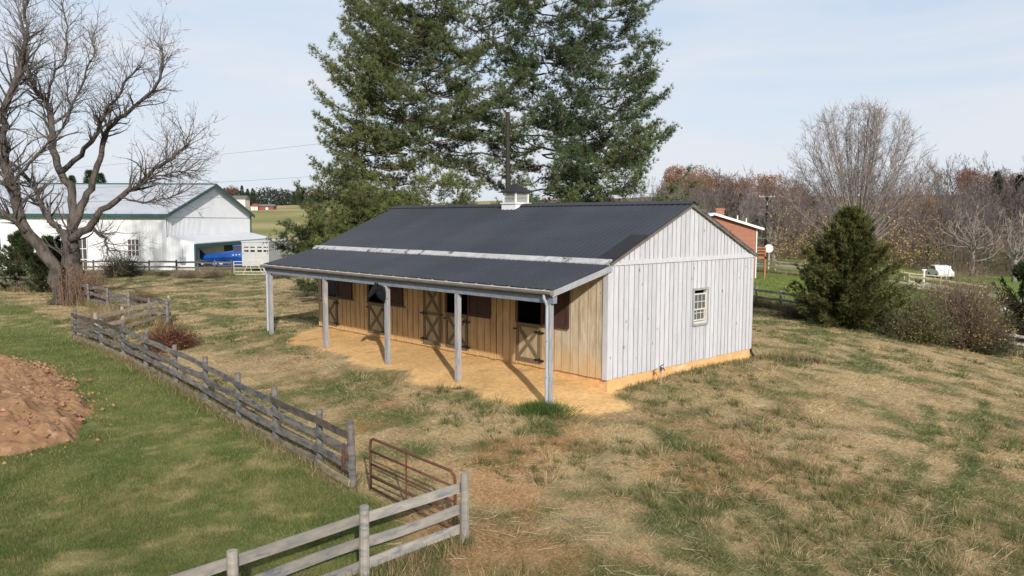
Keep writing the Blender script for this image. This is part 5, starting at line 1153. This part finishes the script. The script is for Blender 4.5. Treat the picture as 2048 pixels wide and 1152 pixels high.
for px, lab in [(420, 'pale dead weeds tangled in the far fence before the blue vehicle'), (372, 'dry grey weeds along the far fence left of the blue vehicle'), (560, 'small dark brush beside the porch end post')]:
    b_ = G(px, 556); shrub('weeds', lab, b_, 1.3, .9, (.26,.20,.15), [(.16,.14,.08),(.10,.11,.05)], 330, 500, .07, 'weeds')
b_ = gnd(*bw(-2.5, .05)); r = thing('grass_clump', 'thick green grass clump round the foot of the nearest porch post', 'grass', tuple(b_)); n = 2600; a = rng.uniform(0, 6.28, n); q = np.abs(rng.normal(0, .32, n)); P = np.stack([np.cos(a) * q * 1.5, np.sin(a) * q, np.full(n, -.03)], -1); D = np.stack([np.cos(a) * q * 2 + rng.normal(0, .3, n), np.sin(a) * q * 2 + rng.normal(0, .3, n), np.ones(n)], -1)
m = MB(); m.tris(blades(P, D, rng.uniform(.12, .34, n) * np.clip(1.2 - q, .3, 1), .014), np.array((.075, .125, .03)) * rng.uniform(.6, 1.5, (n, 1))); m.build('blades', M['leaf'], r)
# ------------------------------------------------------------------ dirt mound
mc = np.mean([p for p in MOUND], 0); m = MB(); gxm = np.arange(-26, -6, .07); gym = np.arange(14, 30, .07); XX, YY = np.meshgrid(gxm, gym); pd = pdist(XX, YY, MOUND) + (fbm(XX, YY, 1.4, 91) - .5) * 1.3 + (fbm(XX, YY, .35, 93) - .5) * .5
hgt = np.clip(pd, 0, 9) ** .8 * .42; hgt = np.minimum(hgt, .68) + (fbm(XX, YY, 1.3, 92, 4) - .45) * .55 * np.clip(pd, 0, 1) + (fbm(XX, YY, .4, 95, 3) - .5) * .30 * np.clip(pd * 2, 0, 1) + np.abs(fbm(XX, YY, .16, 96, 2) - .5) * .22 * np.clip(pd * 3, 0, 1)
ZZ = tz(XX, YY) + hgt - .05; keep = pd > -.15; nx2 = len(gxm); idx = np.arange(XX.size).reshape(XX.shape); q = keep[:-1, :-1] & keep[1:, 1:] & keep[1:, :-1] & keep[:-1, 1:]
Fm = np.stack([idx[:-1, :-1][q], idx[:-1, 1:][q], idx[1:, 1:][q], idx[1:, :-1][q]], -1); us, inv = np.unique(Fm, return_inverse=True); V = np.stack([XX.ravel(), YY.ravel(), ZZ.ravel()], -1)[us]; c0 = V[:, :].mean(0); c0[2] = 0
m.add(V - c0, inv.reshape(-1, 4)); mo = thing('dirt_mound', 'broad heap of rough reddish dirt on the green lawn', 'dirt mound', tuple(c0)); m.build('soil', M['soil'], mo)
m = MB()
for k in range(2200):
    i = rng.integers(0, len(V)); s_ = rng.gamma(2, .012) + .012; d = runit(8) * s_ * rng.uniform(.6, 1.2, (8, 1)); p = V[i] - c0 + rng.normal(0, .35, 3) * (1, 1, 0); p[2] = max(V[i][2], 0) + s_ * .3 if abs(p[0] + c0[0] - V[i][0]) < .15 else z1(p[0] + c0[0], p[1] + c0[1]) + max(0, V[i][2] - z1(V[i][0], V[i][1])) * .85 + s_ * .2
    o6 = np.array([(1,0,0),(0,1,0),(-1,0,0),(0,-1,0),(0,0,1),(0,0,-1)]) * s_ * rng.uniform(.6, 1.3, (6, 1)); m.add(p + o6, [(0,1,4),(1,2,4),(2,3,4),(3,0,4),(1,0,5),(2,1,5),(3,2,5),(0,3,5)], np.array((1.05,1,1)) * rng.uniform(.7, 1.25))
q_ = m.build('clods', M['clod'], mo); q_['kind'] = 'stuff'
# ------------------------------------------------------------------ grass: thinning with distance, one mass for the field and one for the lawn
def scatter(N, d0, d1, spread=.78):
    u = rng.random(N); d = 1 / (1 / d0 - u * (1 / d0 - 1 / d1)); x = rng.uniform(-spread, spread, N) * d; return x, d
x, y = scatter(1150000, 8.5, 72); lawn, sand, road = zones(x, y)
inb = (x - BC[0]) * BB[0] + (y - BC[1]) * BB[1]; inu = (x - BC[0]) * BA[0] + (y - BC[1]) * BA[1]
ok = ~((inb > -.05) & (inb < WB + .05) & (inu > -.05) & (inu < LB + .05)) & (pdist(x, y, MOUND) < .12) & (road < .3) & (rng.random(len(x)) > sand * 1.05)
x, y, lawn = x[ok], y[ok], lawn[ok]; z = tz(x, y); AL = albedo(x, y)
far_ = np.maximum(y / 13, .8)
isl = rng.random(len(x)) < lawn
def grass(sel, name, ln, wd, lean, bright):
    X, Y, Z, c, f = x[sel], y[sel], z[sel], AL[sel], far_[sel]; n = len(X); gr = (c[:, 1] > c[:, 0] * .98)
    th = noise(X, Y, .9, 13) * 9 + rng.normal(0, 1.5, n); tall = .45 + 1.1 * fbm(X, Y, .8, 14) ** 1.3
    le = lean * rng.uniform(.4, 1.5, n) * np.where(gr, .6, 1.0)
    D = np.stack([np.cos(th) * le, np.sin(th) * le, np.full(n, .55) * rng.uniform(.3, 1.2, n)], -1)
    T = blades(np.stack([X, Y, Z - .01], -1), D, ln * tall * rng.uniform(.5, 1.5, n) * f ** .35, wd * f ** .85)
    cc = c * rng.uniform(.62, 1.5, (n, 1)) * bright; mx_ = rng.random(n)
    cc = np.where((mx_ < .13)[:, None], A_(.50,.39,.22) * rng.uniform(.7, 1.2, (n, 1)) * (1 if lean > 1 else .6), cc); cc = np.where((mx_ > .93)[:, None], A_(.10,.13,.035) * rng.uniform(.7, 1.3, (n, 1)), cc)
    m = MB(); m.tris(T, cc); o = m.build(name, M['leaf']); o['kind'] = 'stuff'; return o
grass(~isl, 'dry_grass', .098, .0095, 1.3, 1.08)
grass(isl, 'lawn_grass', .075, .009, .55, 1.08)
# taller tufts standing out of the field
nc = 1900; cx_, cy_ = scatter(nc * 3, 9.5, 60, .72); lw, sn, rd = zones(cx_, cy_); ib = (cx_ - BC[0]) * BB[0] + (cy_ - BC[1]) * BB[1]; iu = (cx_ - BC[0]) * BA[0] + (cy_ - BC[1]) * BA[1]
ok = (lw < .2) & (sn < .1) & (rd < .1) & ~((ib > -.3) & (ib < WB + .3) & (iu > -.3) & (iu < LB + .3)) & (fbm(cx_, cy_, 2.2, 44) + .25 * fbm(cx_, cy_, 9, 45) > .64) & (seg_d(cx_, cy_, NEARF) < 1.5); cx_, cy_ = cx_[ok][:nc], cy_[ok][:nc]; nc = len(cx_)
k = 46; sz = np.repeat(rng.gamma(4, .046, nc), k); r_ = np.abs(rng.normal(0, 1, nc * k)); a = rng.uniform(0, 6.28, nc * k); X = np.repeat(cx_, k) + np.cos(a) * r_ * sz * .5; Y = np.repeat(cy_, k) + np.sin(a) * r_ * sz * .5
D = np.stack([np.cos(a) * r_ * .7, np.sin(a) * r_ * .7, np.full(nc * k, .9)], -1) + rng.normal(0, .25, (nc * k, 3)); gg = np.repeat(rng.random(nc), k)[:, None]
cc = np.where(gg < .55, A_(.105,.130,.042), np.where(gg < .85, A_(.19,.17,.07), A_(.40,.31,.17))) * rng.uniform(.6, 1.4, (nc * k, 1)); m = MB(); m.tris(blades(np.stack([X, Y, tz(X, Y) - .02], -1), D, sz * rng.uniform(.5, 1.1, nc * k), .010 * np.maximum(Y / 13, .8) ** .8), cc)
o = m.build('grass_tufts', M['leaf']); o['kind'] = 'stuff'
# straw wisps lying on the field
n = 5000; xx, yy = scatter(n, 10, 45, .7); lw, sn, rd = zones(xx, yy); ib = (xx - BC[0]) * BB[0] + (yy - BC[1]) * BB[1]; iu = (xx - BC[0]) * BA[0] + (yy - BC[1]) * BA[1]
ok = (lw < .3) & ((sn < .2) | (rng.random(n) < .3)) & ~((ib > -.1) & (ib < WB + .1) & (iu > 0) & (iu < LB)) & (fbm(xx, yy, 2.5, 15) > .5); xx, yy = xx[ok], yy[ok]; n = len(xx); th = noise(xx, yy, 2, 19) * 12 + rng.normal(0, .5, n); A = np.stack([xx, yy, tz(xx, yy) + .04], -1)
B = A + np.stack([np.cos(th), np.sin(th), rng.normal(0, .12, n)], -1) * rng.uniform(.15, .45, (n, 1)); m = MB(); m.segs(A, B, .004, .002, 3, A_(.56,.46,.30) * rng.uniform(.6, 1.1, (n, 1))); o = m.build('straw', M['leaf']); o['kind'] = 'stuff'
# taller weeds at fence feet
def feet(pts, n, nm, hgt, col):
    P = np.array([p[:2] for p in pts]); k = rng.integers(0, len(P) - 1, n); t = rng.random((n, 1)); q = P[k] * (1 - t) + P[k + 1] * t + rng.normal(0, .16, (n, 2)); Q = np.stack([q[:, 0], q[:, 1], tz(q[:, 0], q[:, 1]) - .02], -1)
    return blades(Q, rng.normal(0, .45, (n, 3)) + np.array([0, 0, 1.1]), hgt * rng.uniform(.4, 1.5, n), .012 + .0004 * Q[:, 1]), np.array(col)[rng.integers(0, len(col), n)] * rng.uniform(.6, 1.3, (n, 1))
m = MB()
for pts, n, hgt in [(FPTS, 9000, .20), (F2[:3], 2200, .22), (dp, 5000, .45), (bp_, 2500, .4), (ip, 1400, .35), (lp, 2500, .5), (np_, 7000, .6), (ep, 4000, .4), ([gnd(*bw(-.12, u)) for u in (14.7, 15.2)], 100, .2), ([gnd(*bw(v, -.15)) for v in (.5, 7.6)], 1500, .15), ([gnd(*bw(7.7, -.3)), gnd(*bw(9.5, -1.5))], 900, .3)]:
    T, c = feet(pts, n, '', hgt, [(.34,.26,.14),(.26,.18,.10),(.10,.13,.045),(.16,.16,.06)]); m.tris(T, c)
o = m.build('fence_row_grass', M['leaf']); o['kind'] = 'stuff'
